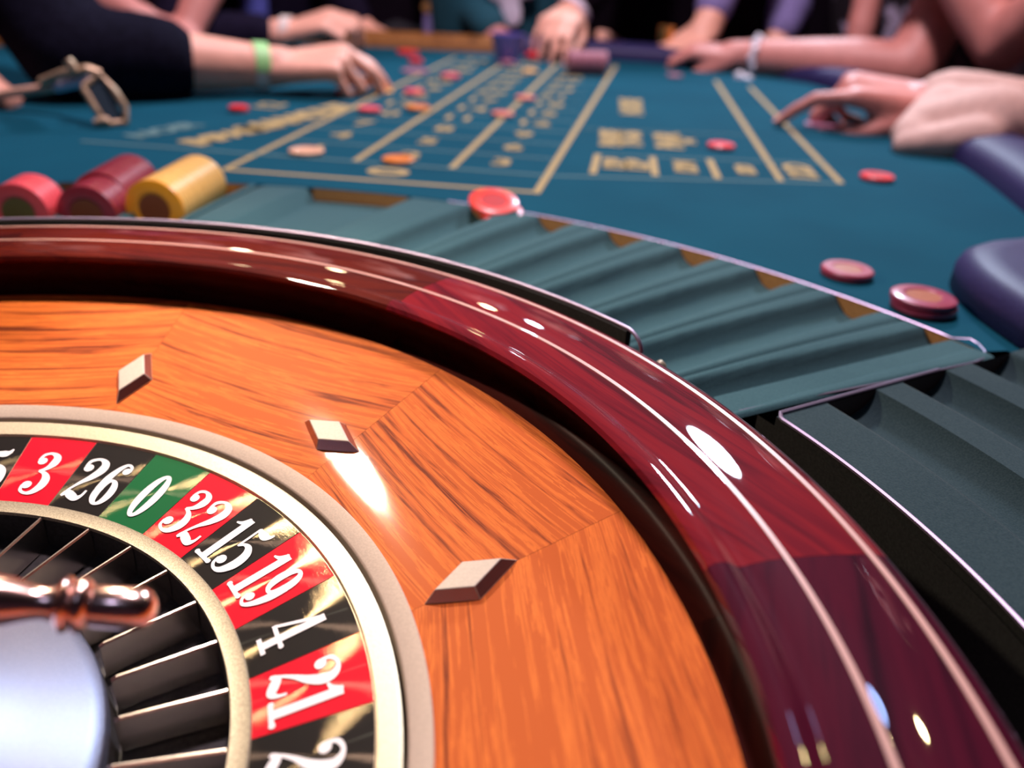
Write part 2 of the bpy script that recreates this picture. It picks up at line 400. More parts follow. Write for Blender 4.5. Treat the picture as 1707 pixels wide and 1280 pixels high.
# glyphs in a box 0.42 wide, 1 high
G = {
 '0': [ring(.21, .5, .20, .5, .055, .42)],
 '1': [stroke([(.22, .03, .14), (.22, .5, .14), (.22, .985, .14)], 4), stroke([(.03, .80, .03), (.12, .84, .07), (.20, .93, .12), (.22, .985, .10)]),
       stroke([(.05, .035, .07), (.39, .035, .07)], smooth=False), disc(.06, .04, .045), disc(.38, .04, .045)],
 '2': [disc(.10, .74, .085), stroke([(.035, .76, .05), (.05, .90, .07), (.19, .975, .06), (.33, .90, .13), (.355, .75, .165), (.28, .56, .13), (.16, .38, .07), (.07, .20, .045), (.04, .06, .05)]),
       stroke([(.03, .05, .05), (.09, .14, .12), (.19, .10, .15), (.30, .06, .13), (.37, .13, .06), (.385, .26, .04)])],
 '3': [disc(.10, .78, .08), stroke([(.035, .80, .05), (.07, .93, .06), (.19, .975, .06), (.31, .90, .12), (.325, .76, .15), (.26, .62, .09), (.15, .545, .04)]),
       stroke([(.15, .545, .04), (.27, .50, .08), (.355, .38, .14), (.36, .22, .155), (.28, .07, .11), (.17, .025, .06), (.06, .08, .055), (.035, .20, .05)]), disc(.105, .21, .085)],
 '4': [stroke([(.255, .97, .06), (.03, .29, .05)], smooth=False), stroke([(.01, .29, .065), (.42, .29, .065)], smooth=False),
       stroke([(.275, .03, .13), (.275, .985, .13)], smooth=False), stroke([(.12, .035, .07), (.42, .035, .07)], smooth=False), disc(.42, .29, .04)],
 '5': [stroke([(.075, .96, .05), (.18, .915, .12), (.28, .91, .15), (.35, .95, .08), (.385, 1.02, .03)]), stroke([(.085, .96, .045), (.075, .52, .045)], smooth=False),
       stroke([(.075, .53, .045), (.15, .605, .06), (.26, .60, .11), (.355, .48, .16), (.365, .27, .17), (.28, .08, .12), (.16, .025, .06), (.06, .08, .055), (.03, .2, .05)]), disc(.105, .20, .085)],
 '6': [ring(.215, .30, .195, .30, .055, .235), stroke([(.09, .34, .15), (.10, .60, .14), (.17, .84, .10), (.26, .965, .06), (.36, .93, .05), (.385, .82, .05)]), disc(.325, .82, .075)],
 '7': [stroke([(.04, .74, .04), (.06, .93, .05), (.14, .93, .12), (.25, .90, .13), (.34, .93, .08), (.39, .985, .04)]),
       stroke([(.385, .96, .05), (.30, .68, .08), (.20, .42, .13), (.17, .05, .17)])],
 '8': [ring(.21, .26, .20, .265, .065, .19), ring(.21, .745, .18, .255, .06, .19)],
}
G['9'] = [([(.42 - x, 1 - y) for x, y in v], f) for v, f in G['6']]
DH = .0268; RB = .1672
def numeral(a_mid, text, parent):
    vs = []; fs = []; wd = [(.30 if ch == '1' else .42) for ch in text]
    gap = .06; tot = sum(wd) + gap * (len(text) - 1); x0 = -tot / 2; lay = 0
    a = rad(a_mid); er = (math.cos(a), math.sin(a)); et = (math.sin(a), -math.cos(a))
    for ch, w_ in zip(text, wd):
        sh = -.06 if ch == '1' else 0
        for gv, gf in G[ch]:
            lay += 1; b0 = len(vs)
            for x, y in gv:
                tx = (x0 + x + sh) * DH * 1.06; ty = RB + y * DH
                px, py = er[0] * ty + et[0] * tx, er[1] * ty + et[1] * tx
                r = math.hypot(px, py); vs.append((px, py, zc(r) + .00035 + lay * 6e-6))
            fs += [tuple(b0 + i for i in f) for f in gf]
        x0 += w_ + gap
    o = mesh('numeral', vs, fs, m_white, parent); return o
for k, num in enumerate(order):
    aL = PHI0 - k * STEP - .05; aR = PHI0 - (k + 1) * STEP + .05
    m = m_grn if num == 0 else (m_red if num in REDS else m_blk)
    o = lathe('number_plate', [(RO - .0002, zc(RO) - .0002), (RO - .0002, zc(RO)), (RI + .0003, zc(RI)), (RI + .0003, zc(RI) - .0002)], aR, aL, 12, m, rotor, smooth=False)
    o['label'] = ('green' if num == 0 else 'red' if num in REDS else 'black') + ' number plate reading %d' % num
    rl(o); numeral((aL + aR) / 2, str(num), o)
# pockets
rl(lathe('pocket_ring', [(.1544, -.0150), (.1540, -.030), (.115, -.031), (.1125, -.0150)], 0, 360, 148, m_pocket, rotor))
FA = 32.2
def fret_mesh():
    n = 7; vs = []; fs = []
    prof = [(-.00085, -.030), (-.00085, -.0148), (-.0004, -.0140), (.0004, -.0140), (.00085, -.0148), (.00085, -.030)]
    for r, dz in ((.1158, -.0008), (.1175, 0), (.1538, 0.0004)):
        for x, z in prof: vs.append((r, x, z + dz))
    k = len(prof)
    for i in range(2):
        for q in range(k - 1): fs.append((i * k + q, i * k + q + 1, (i + 1) * k + q + 1, (i + 1) * k + q))
    fs.append(tuple(range(k)))
    me = bpy.data.meshes.new('fret'); me.from_pydata(vs, [], fs); me.materials.append(m_chrome); return me
fm = fret_mesh()
for k in range(37):
    o = bpy.data.objects.new('fret', fm); COL.objects.link(o); o.parent = rotor; o.rotation_euler.z = rad(FA + k * STEP); rl(o)
rl(lathe('turret_cone', [(.1135, -.031), (.1135, -.0165), (.1125, -.0150), (.108, -.0125), (.095, -.006), (.078, .004), (.058, .019), (.040, .036), (.027, .052), (.020, .066), (.018, .085), (.012, .094), (.0005, .097)], 0, 360, 180, m_satin, rotor))
# handle arms
prof = [(0, .0001), (.0012, .0035), (.003, .0056), (.006, .0068), (.010, .0071), (.024, .0068), (.0255, .0062), (.0265, .0078), (.0285, .0092), (.0305, .0092), (.0320, .0078), (.0328, .0072),
        (.0338, .0088), (.0355, .0094), (.0372, .0082), (.0385, .0060), (.043, .0052), (.048, .0058), (.056, .0078), (.066, .0088), (.080, .0080), (.098, .0060), (.125, .0058), (.135, .0058)]
tip = Vector((.1428 * math.cos(rad(10.9)), .1428 * math.sin(rad(10.9)), .0548))
for k in range(4):
    q = Matrix.Rotation(rad(90 * k), 3, 'Z'); t = q @ tip; c0 = Vector((0, 0, .0815)); d = (c0 - t); d.normalize()
    o = tube('handle_arm', [t + d * s * (.70 if s < .1 else .93) for s, r in prof], [r * .87 for s, r in prof], m_copper, rotor, seg=28); rl(o)

# ------------------------------------------------------------------ table
table = empty('roulette_table', (0, 0, FLOOR), 'long roulette table with teal felt layout and padded edge', 'table')
toff = Vector((0, 0, -FLOOR))
def tl(o): o.location = o.location + toff; return o
OUT = [(.74, -.55), (.76, -.10), (.745, .30), (.728, .50), (.742, .66), (.768, .80), (.782, .92), (.800, 1.11), (.822, 1.30), (.822, 1.46), (.790, 1.58), (.700, 1.69), (.560, 1.765), (.42, 1.800),
       (.20, 1.82), (-.05, 1.82), (-.30, 1.81), (-.52, 1.77), (-.68, 1.68), (-.77, 1.50), (-.80, 1.20), (-.80, .90), (-.78, .55), (-.76, .20), (-.74, -.55)]
def outr(theta):
    d = (math.cos(theta), math.sin(theta)); best = None
    for (x1, y1), (x2, y2) in zip(OUT, OUT[1:] + OUT[:1]):
        ex, ey = x2 - x1, y2 - y1; den = d[0] * ey - d[1] * ex
        if abs(den) < 1e-9: continue
        t = (x1 * ey - y1 * ex) / den; s = (x1 * d[1] - y1 * d[0]) / den
        if t > 0 and -1e-6 <= s <= 1 + 1e-6 and (best is None or t > best): best = t
    return best or .7
def rin(deg):
    if -35 <= deg < 30.6: return .640
    if deg <= 136: return .6245
    return .432 if deg > 211 else .3935
vs = []; fs = []
angs = [x * .5 for x in range(-70, 651)]
for a in angs:
    r0 = rin(a); r1 = max(outr(rad(a)), r0 + .002)
    for i in range(7):
        r = r0 + (r1 - r0) * i / 6; vs.append((r * math.cos(rad(a)), r * math.sin(rad(a)), TZ))
for j in range(len(angs) - 1):
    for i in range(6): fs.append((j * 7 + i, j * 7 + i + 1, (j + 1) * 7 + i + 1, (j + 1) * 7 + i))
tl(mesh('felt_top', vs, fs, m_felt, table))
nO = len(OUT)
tl(mesh('apron', [(x, y, TZ - .0005) for x, y in OUT] + [(x, y, -.13) for x, y in OUT], [(i, (i + 1) % nO, nO + (i + 1) % nO, nO + i) for i in range(nO)], m_cab, table))
# cabinet below the felt and the round well for the wheel
tl(prism('cabinet', [(x * .97, y * .99) for x, y in OUT], -.36, -.125, m_cab, table))
for x, y in ((.45, .1), (.6, 1.35), (-.5, 1.45), (-.55, .1)):
    tl(lathe('table_leg', [(.001, FLOOR), (.10, FLOOR), (.10, FLOOR + .04), (.055, FLOOR + .08), (.06, -.37), (.001, -.37)], 0, 360, 24, m_cab, table)).location += Vector((x, y, 0))
tl(lathe('wheel_well', [(.430, .022), (.430, -.115), (.001, -.115)], -149, 31, 100, m_black, table))
tl(lathe('wheel_well', [(.392, .014), (.396, -.115), (.001, -.115)], 31, 211, 140, m_black, table))
# rail round the table
def rail(name, idx, prof, m):
    pts = [OUT[i] for i in idx]
    P = crom([(x, y, 0) for x, y in pts], 6); vs = []; fs = []; k = len(prof)
    for i, p in enumerate(P):
        a = P[max(i - 1, 0)]; b = P[min(i + 1, len(P) - 1)]; dx, dy = b[0] - a[0], b[1] - a[1]; l = math.hypot(dx, dy)
        nx, ny = dy / l, -dx / l
        for o_, z in prof: vs.append((p[0] + nx * o_, p[1] + ny * o_, TZ + z))
    for i in range(len(P) - 1):
        for q in range(k): fs.append((i * k + q, i * k + (q + 1) % k, (i + 1) * k + (q + 1) % k, (i + 1) * k + q))
    fs.append(tuple(range(k))); fs.append(tuple((len(P) - 1) * k + q for q in range(k)))
    o = mesh(name, vs, fs, m, table, True); fixn(o.data); sharpen(o.data, 50); return tl(o)
def pad(w_, h, n=8):
    return [(-.004, -.12), (-.002, .0)] + [(w_ / 2 - w_ / 2 * math.cos(PI * i / n), h * (.45 + .55 * math.sin(PI * i / n))) for i in range(n + 1)] + [(w_, -.12)]
o = rail('armrest', list(range(4, 15)), pad(.10, .034), m_pad); o['label'] = 'dark blue padded leather armrest'
rail('wood_rail', list(range(14, 25)), [(-.002, -.12), (0, .016), (.006, .022), (.05, .030), (.075, .022), (.08, .0), (.08, -.12)], m_railwood)
# near padded corner on the right
cp = crom([(.560, .33, 0), (.556, .38, 0), (.560, .42, 0), (.572, .452, 0), (.596, .474, 0), (.625, .486, 0), (.66, .50, 0), (.72, .50, 0), (.76, .42, 0), (.78, .30, 0), (.70, .20, 0), (.60, .24, 0)], 5)
n = len(cp); vs = []; fs = []
cx, cy = .66, .38
lv = [(1, TZ + .001), (1.0, TZ + .016), (.97, TZ + .024), (.90, TZ + .029), (.75, TZ + .031), (.001, TZ + .032)]
for s_, z in lv:
    for x, y, _ in cp: vs.append((cx + (x - cx) * s_, cy + (y - cy) * s_, z))
for i in range(len(lv) - 1):
    for q in range(n): fs.append((i * n + q, i * n + (q + 1) % n, (i + 1) * n + (q + 1) % n, (i + 1) * n + q))
fs.append(tuple(range(n)))
o = mesh('padded_arm_board', vs, fs, m_pad, None, True); fixn(o.data)
tag(o, 'dark purple padded leather arm board with rounded end at the right table edge', 'arm pad')

# ------------------------------------------------------------------ printed layout (flat print on the felt)
ZP = TZ + .0004
LO = Vector((-.0588, .6727)); LU = Vector((math.cos(rad(-5.3)), math.sin(rad(-5.3)))); LV = Vector((math.cos(rad(82)), math.sin(rad(82))))
def lay(u, v): return LO + LU * u + LV * v
lcount = 0
def line(a, b, w_, m=m_print, name='betting_line'):
    global lcount
    lcount += 1
    a = Vector(a); b = Vector(b); d = (b - a).normalized(); n_ = Vector((-d.y, d.x)) * w_ / 2; z = ZP + (lcount % 7) * 3e-5
    vs = [(*(a + n_), z), (*(a - n_), z), (*(b - n_), z), (*(b + n_), z)]
    return tl(mesh(name, vs, [(0, 1, 2, 3)], m, table))
LEN = 1.04
LW = .0075
line(lay(0, 0), lay(.3143, .003), LW)
cols = [0, .1085, .2135, .3143]
line(lay(0, -.003), lay(0, LEN), LW)
line(lay(cols[3], -.001), (.4240, 1.70), LW)
line(lay(cols[1], .073), lay(cols[1] + .003, LEN), LW)
line(lay(cols[2], .073), lay(cols[2] + .003, LEN), LW)
line(lay(-.20, .073), lay(cols[3], .073), .005, m_printdim)
line(lay(cols[3], .073), (.5863, .7498), .005, m_printdim)
for i in range(1, 13):
    v = .073 + .0805 * i
    line(lay(0, v), lay(cols[3], v), .004, m_printdim)
def textmesh(s, size, pos, ang, m, name='printed_number', sx=1., bold=.0):
    c = bpy.data.curves.new(name, 'FONT'); c.body = s; c.size = size; c.align_x = 'CENTER'; c.align_y = 'CENTER'
    c.resolution_u = 3; c.offset = bold
    o = bpy.data.objects.new(name, c); me = bpy.data.meshes.new_from_object(o); bpy.data.objects.remove(o); bpy.data.curves.remove(c)
    o = link(name, me, m, table); o.location = (pos[0], pos[1], ZP + .0003); o.rotation_euler.z = ang; o.scale = (sx, 1, 1); return tl(o)
AU = rad(-6)
k = 1
for row in range(12):
    for c_ in range(3):
        u = (cols[c_] + cols[c_ + 1]) / 2 - .004; v = .073 + .0805 * (row + .5) + .004
        textmesh(str(k), .044, lay(u, v), AU, m_print, sx=1.15, bold=.0012); k += 1
o = textmesh('0', .058, (.104, .697), AU + PI / 2, m_print, sx=1.1, bold=.0022)
# side boxes to the right of the numbers
AR = rad(84)
for a, b in (((.315, .735), (.327, .831)), ((.383, .7415), (.3915, .835)), ((.451, .7427), (.459, .838))):
    line(a, b, .008)
line((.5201, .7466), (.603, 1.5384), LW); line((.5863, .7498), (.6554, 1.4787), LW)
line((.327, .831), (.60, .845), .004, m_printdim)
line((.30, .985), (.545, 1.0), .003, m_printdim)
for s_, sz, p in (('12P', .030, (.345, .784)), ('12P', .030, (.369, .784)), ('12M', .028, (.424, .788)), ('12D', .022, (.492, .790)), ('12D', .036, (.556, .795)),
                  ('PASSE', .032, (.3520, .931)), ('19-36', .034, (.3770, .933)), ('PAIR', .040, (.426, .933)), ('I-I', .030, (.448, .936)), ('NOIRE', .040, (.4045, 1.185))):
    textmesh(s_, sz * 1.15, p, rad(85), m_print, 'printed_word', sx=1.05, bold=.0022)
# large words running along the left side
textmesh('MANQUE', .056, (-.054, .965), rad(68), m_print, 'printed_word', sx=.9, bold=.0045)
textmesh('IMPAIR', .046, (-.108, .830), rad(66), m_print, 'printed_word', sx=.85, bold=.003)
textmesh('12', .05, (-.115, 1.03), rad(80), m_print, 'printed_word', bold=.0015)
textmesh('NOIR', .040, (-.185, .84), rad(66), m_printdim, 'printed_word', bold=.002)

# ------------------------------------------------------------------ fluted chip trays
tray = empty('chip_tray', (0, .52, -.03), 'fan shaped fluted chip tray covered in grey green felt around the wheel', 'chip tray')
yoff = Vector((0, -.52, .03))
def yl(o): o.location = o.location + yoff; return o
RT0, RT1 = .396, .6225
def shift(th, r): return (1.6 + .055 * (th - 30)) * (RT1 - r) / .192
GH, GD = .0175, .0128
GR = (GH * GH + GD * GD) / (2 * GD)
def trough(thc, hw, flat=None, GH=GH, GD=GD):
    GR = (GH * GH + GD * GD) / (2 * GD)
    nu, nr = 26, 12; vs = []; fs = []
    for j in range(nr + 1):
        r = RT0 + (RT1 - RT0) * j / nr
        for i in range(nu + 1):
            u = -1 + 2 * i / nu
            th = thc + u * hw + shift(thc + u * hw, r)
            x = abs(u) * rad(hw) * r; half = rad(hw) * r
            if flat:
                gx = flat * rad(hw) * r
                z = -.012 if x < gx * .93 else (-.012 * (gx - x) / (gx * .07) if x < gx else 0)
                z += -.0012 * max(0, (abs(u) - .965) / .035)
            else:
                gh = min(GH, half * .84)
                gd = GD * gh / GH; gr = (gh * gh + gd * gd) / (2 * gd)
                if x < gh: z = -(math.sqrt(gr * gr - x * x) - (gr - gd))
                else:
                    q = (x - gh) / (half - gh); z = .0008 * math.sin(q * PI * .6) - .0022 * max(0, (q - .8) / .2)
            vs.append((r * math.cos(rad(th)), r * math.sin(rad(th)), TZ + z))
    for j in range(nr):
        for i in range(nu):
            a = j * (nu + 1) + i; fs.append((a, a + nu + 1, a + nu + 2, a + 1))
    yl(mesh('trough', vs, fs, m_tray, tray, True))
    # end plate of the groove
    vs = []; fs = []; r = RT1 + .0006; n_ = 16
    gw = (flat * rad(hw) * r * .96) if flat else min(GH, rad(hw) * r * .84)
    gx0 = thc
    for i in range(n_ + 1):
        x = -gw + 2 * gw * i / n_
        zb = -.0125 if flat else -(math.sqrt(max(GR * GR - x * x, 0)) - (GR - GD)) - .001
        a = rad(thc) + x / r
        vs += [(r * math.cos(a), r * math.sin(a), TZ - .0003), (r * math.cos(a), r * math.sin(a), TZ + zb)]
    fs = [(2 * i, 2 * i + 1, 2 * i + 3, 2 * i + 2) for i in range(n_)]
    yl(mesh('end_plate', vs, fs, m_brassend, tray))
for k in range(7): trough(33.15 + 6.19 * k, 3.08)
trough(81.9, 8.9, .50)
for k in range(8): trough(93.9 + 5.7 * k, 2.83, GH=.0235, GD=.0170)
# metal trim of the tray
tr = [(.6245 * math.cos(rad(a)), .6245 * math.sin(rad(a))) for a in range(74, 32, -1)]
a_ = onz(1617, 565, TZ); tr += [(a_.x, a_.y)] + [tuple(onz(x, y, TZ).xy) for x, y in ((1632, 574), (1642, 585), (1640, 597), (1626, 603), (1490, 634), (1380, 655), (1255, 680), (1232, 685))]
o = tube('metal_trim', [(x, y, TZ - .0002) for x, y in tr], .0008, m_trim, tray, seg=6); yl(o)
# bed closing the rounded corner of the tray
corner = [tuple(onz(x, y, TZ).xy) for x, y in ((1605, 560), (1632, 574), (1642, 585), (1640, 597), (1626, 603), (1490, 634), (1255, 680), (1232, 685), (1200, 690), (1190, 660))]
yl(mesh('corner_bed', [(x, y, TZ - .0006) for x, y in corner], [tuple(range(len(corner)))], m_tray, tray))
yl(lathe('tray_underside', [(.397, TZ - .013), (.62, TZ - .013), (.62, TZ - .05), (.397, TZ - .05)], 31, 136, 60, m_black, tray, closed=True, caps=True))
# right hand tray with concentric grooves
tray2 = empty('chip_tray', (.45, .1, -.03), 'shade-darkened fluted felt chip tray at the lower right with concentric grooves and lilac metal lip', 'chip tray')
y2 = Vector((-.45, -.1, .03))
TZ2 = .026
def grooves():
    pr = [(.4320, TZ2 - .03), (.4320, TZ2)]
    r = .4335
    while r < .636:
        z = 0
        for gc in (.4870, .5460, .6060):
            x = abs(r - gc)
            if x < .0185: z = -(math.sqrt(GR * GR - x * x * .89) - (GR - GD))
        pr.append((r, TZ2 + min(z, 0) - .00 - .0)); r += .0019
    pr += [(.640, TZ2), (.642, TZ - .002)]
    return pr
o = lathe('tray_bed', grooves(), -35, 29.6, 80, m_tray_shaded, tray2, sharp=60); o.location += y2
for gc in (.4870, .5460, .6060):
    vs = []; fs = []
    for i in range(13):
        x = -.0182 + .0364 * i / 12; r = gc + x; a = rad(29.55)
        zb = -(math.sqrt(GR * GR - x * x * .89) - (GR - GD)) - .0005
        vs += [(r * math.cos(a), r * math.sin(a), TZ2 - .0002), (r * math.cos(a), r * math.sin(a), TZ2 + zb)]
    fs = [(2 * i, 2 * i + 1, 2 * i + 3, 2 * i + 2) for i in range(12)]
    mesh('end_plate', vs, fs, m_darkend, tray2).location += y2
pts = [(.5600 * math.cos(rad(29.75)), .5600 * math.sin(rad(29.75)), TZ2 + .0005), (.436 * math.cos(rad(29.8)), .436 * math.sin(rad(29.8)), TZ2 + .0005),
       (.4325 * math.cos(rad(29.3)), .4325 * math.sin(rad(29.3)), TZ2 + .0005)] + [(.4318 * math.cos(rad(a)), .4318 * math.sin(rad(a)), TZ2 + .0005) for a in range(29, -36, -1)]
tube('metal_trim', pts, .0012, m_trim, tray2, seg=6).location += y2
lathe('tray_lip', [(.4318, TZ2), (.4318, -.09), (.436, -.09), (.436, TZ2 - .004)], -35, 29.6, 80, m_black, tray2).location += y2

# dark guard strip between the wheel and the tray
guard = empty('wheel_guard', (0, .39, -.08), 'curved black guard strip with bright metal edge along the far side of the wheel', 'guard')
g2 = Vector((0, -.39, .08))
GZ = .0545
lathe('guard_plate', [(.3885, -.08), (.3885, GZ - .001), (.3905, GZ), (.3925, GZ - .001), (.3925, -.08)], 39.6, 200, 220, m_black, guard, closed=True, caps=True).location += g2
ep = [(.3905 * math.cos(rad(a)), .3905 * math.sin(rad(a)), GZ + .0004) for a in range(200, 40, -1)]
for s_ in range(1, 9):
    t = s_ / 8 * PI / 2
    a = 40 - 2.0 * math.sin(t); ep.append((.3905 * math.cos(rad(a)), .3905 * math.sin(rad(a)), GZ + .0004 - .011 * (1 - math.cos(t))))
a = 38.0; ep.append((.3905 * math.cos(rad(a)), .3905 * math.sin(rad(a)), .0))
tube('metal_edge', ep, .0011, m_trim, guard, seg=8).location += g2
lathe('guard_end', [(.3885, -.08), (.3885, GZ - .010), (.3925, GZ - .010), (.3925, -.08)], 38.1, 39.7, 6, m_black, guard, closed=True, caps=True).location += g2
hp = Vector((.3975 * math.cos(rad(36.9)), .3975 * math.sin(rad(36.9)), 0))
tube('hinge_knob', [hp + Vector((0, 0, z)) for z in (.016, .030, .036, .040, .042)], [.0035, .0035, .0042, .0032, .0012], m_dull, guard, seg=14).location += g2

# ------------------------------------------------------------------ chips
chipmats = {}
def cm(name, col, rough=.35):
    if name not in chipmats: chipmats[name] = noisy('chip_' + name, col, rough, 400, .06, coat=.3)
    return chipmats[name]
def chip_mesh(D, T):
    R = D / 2; n_ = 40
    prof = [(.0005, .0008), (R * .55, .0008), (R * .58, 0), (R * .93, 0), (R, T * .18), (R, T * .82), (R * .93, T), (R * .60, T), (R * .56, T - .0007), (R * .52, T - .0007)]
    return prof, R
def chip(pos, D, body, inlay, label, T=.0042, tilt=(0, 0), cat='chip', group=None, quat=None, name='casino_chip'):
    prof, R = chip_mesh(D, T)
    root = empty(name, pos, label, cat, group)
    o = lathe('chip_body', prof, 0, 360, 40, body, root)
    lathe('chip_inlay', [(R * .535, T - .0006), (.0004, T - .0006)], 0, 360, 40, inlay, root)
    if quat is not None:
        root.rotation_mode = 'QUATERNION'; root.rotation_quaternion = quat
        lathe('chip_inlay', [(.0004, .0007), (R * .56, .0007)], 0, 360, 40, inlay, root)
    else: root.rotation_euler = (tilt[0], tilt[1], 0)
    return root
red = cm('red', (.95, .02, .03)); redi = cm('red_inlay', (.55, .03, .03)); mar = cm('maroon', (.34, .035, .09)); mari = cm('maroon_inlay', (.42, .12, .04))
yel = cm('yellow', (.95, .62, .20)); yeli = cm('brown_inlay', (.22, .05, .01)); orn = cm('orange', (.85, .25, .04)); peach = cm('peach', (.85, .48, .30))
sal = cm('salmon', (.80, .22, .14)); pink = cm('pink', (.92, .10, .14)); olive = cm('olive_inlay', (.18, .12, .02)); mauve = cm('mauve', (.45, .20, .28)); dmar = cm('dark_maroon', (.30, .03, .06))
coral = cm('coral', (1., .06, .04))
def cp_at(px, py, wpx, body, inlay, label, z=None, n=1, T=.0042, tilt=(0, 0), dx=0, group=None):
    z0 = TZ + .0005 if z is None else z
    p = onz(px, py, z0 + T * n / 2); dist = (p - CAM).dot(FW); D = wpx * dist / FPX
    for i in range(n):
        chip((p.x + dx * i, p.y - .4 * dx * i, z0 + i * (T + .0001)), D, body, inlay, label if isinstance(label, str) else label[i], T, tilt if i == 0 or n > 1 else (0, 0), group=group)
cp_at(1541, 503, 104, mar, mari, ['lower maroon chip of the stack of two beside the tray corner', 'upper maroon chip with orange centre on the stack beside the tray corner'], n=2, T=.0048, dx=-.0014, z=TZ + .001)
cp_at(1412, 452, 84, cm('plum', (.40, .045, .09)), mari, 'single dark red chip with lilac rim lying left of the stack of two chips', T=.006)
cp_at(1462, 295, 54, red, redi, 'bright red chip at the right below the pointing hand', T=.0052)
cp_at(1202, 243, 45, red, red, 'bright red chip in the side box right of the printed numbers', T=.0052)
cp_at(664, 266, 54, orn, orn, 'flat orange chip on the line above the printed zero')
cp_at(511, 252, 58, peach, peach, 'pale peach chip in the first number column near the yellow roll')
cp_at(616, 183, 38, pink, pink, 'pinkish red chip on the left edge line of the number grid', T=.0068)
cp_at(398, 181, 32, red, red, 'red chip left of the grid below the black sleeve', T=.0068)
cp_at(690, 153, 33, pink, pink, 'red chip on the grid just right of the reaching fingertip', T=.0062)
cp_at(697, 180, 40, orn, orn, 'orange chip on a number right of the pinkish red chip', T=.0060)
cp_at(751, 127, 31, pink, pink, 'red chip farther along the left edge line of the grid', T=.0070)
cp_at(680, 87, 36, red, red, 'red chip near the far wooden rail, upper of two side by side', T=.0075)
cp_at(693, 102, 24, red, red, 'small red chip just in front of the chip by the far wooden rail', T=.0080)
cp_at(692, 118, 46, mauve, mauve, 'dull mauve chip on the felt left of the grid top', T=.0035)
cp_at(846, 105, 24, mauve, pink, 'pinkish chip below the purple glass', T=.0085)
cp_at(982, 114, 24, red, red, 'red chip in front of the lying chip roll at the far edge', T=.0095)
cp_at(884, 119, 26, yel, orn, 'yellow orange chip at the far end of the middle column', T=.0060)
cp_at(876, 163, 34, sal, sal, 'salmon chip on the right column line, farther of two', T=.0045)
cp_at(838, 190, 38, sal, sal, 'salmon chip on the right column line, nearer of two', T=.0045)
cp_at(1125, 126, 26, mauve, mauve, 'faint mauve chip on the felt below the clenched fist', T=.0050)
cp_at(571, 153, 22, red, red, 'small red chip under the reaching hand', T=.0070)
cp_at(638, 152, 34, yel, yel, 'yellow chip under the reaching fingertip', T=.0035)
# coral chips leaning on the tray edge
p = onz(823, 334, TZ + .006)
chip((p.x, p.y - .004, TZ + .0035), .045, coral, redi, 'coral red ring chip tilted on the outer tray edge', T=.0046, tilt=(rad(14), rad(4)), group=None)
chip((p.x + .007, p.y - .012, TZ - .0032), .0405, coral, coral, 'coral red chip underneath the tilted chip at the tray edge', T=.0046, tilt=(rad(12), rad(4)))
# lilac plaque
a = onz(1342, 207, TZ + .003); b = onz(1432, 215, TZ + .003); d = (b - a).xy.normalized(); nn = Vector((-d.y, d.x)) * .011
poly = [tuple(a.xy - nn), tuple(b.xy - nn), tuple(b.xy + nn), tuple(a.xy + nn)]
o = prism('gaming_plaque', poly, TZ + .0008, TZ + .0055, cm('lilac', (.52, .26, .42)), None, .001)
tag(o, 'long lilac gaming plaque on the felt under the pointing hand', 'plaque')
# rolls of chips lying in the flutes
def roll(p0, p1, D, n, body, inlay, what, shiftk=None, bodies=None):
    p0 = Vector(p0); p1 = Vector(p1); ax = (p0 - p1); L = ax.length; ax.normalize(); T = L / n
    q = ax.to_track_quat('Z', 'Y')
    for i in range(n):
        pos = p1 + ax * (T * i)
        if shiftk and i >= shiftk[0]: pos = pos + Vector(shiftk[1])
        b_ = bodies[i % len(bodies)] if bodies else body
        if i == n - 1 and what.startswith('yellow'): b_ = cm('amber', (.95, .40, .03))
        chip(pos, D * (1 - .012 * random.random()), b_, inlay, ('front chip of the %s' % what) if i == n - 1 else 'chip of the %s' % what, T * .985, quat=q, group='chips of the %s' % what)
ZC = TZ + .004
def pz(px, py): return tuple(onz(px, py, ZC))
roll(pz(257, 350), pz(334, 303), .0500, 24, yel, yeli, 'yellow chip roll lying in the tray', bodies=[yel, cm('yellow_b', (.93, .57, .16))])
roll(pz(140, 353), pz(222, 301), .0485, 28, mar, yeli, 'maroon chip roll left of the yellow roll', shiftk=(19, (.0015, 0, -.003)), bodies=[dmar, mar, cm('rust', (.38, .05, .04))])
roll(pz(30, 356), pz(62, 336), .0480, 11, pink, olive, 'short pink chip roll at the left edge', bodies=[pink, cm('pink_b', (.92, .14, .16))])
# chip roll lying at the far edge of the table
e0 = onz(945, 103, TZ + .022); roll((e0.x, e0.y, TZ + .0225), (e0.x + .075, e0.y + .010, TZ + .0225), .043, 10, mauve, mari, 'pink brown chip roll at the far table edge', bodies=[mauve, cm('mauve_b', (.40, .16, .20))])

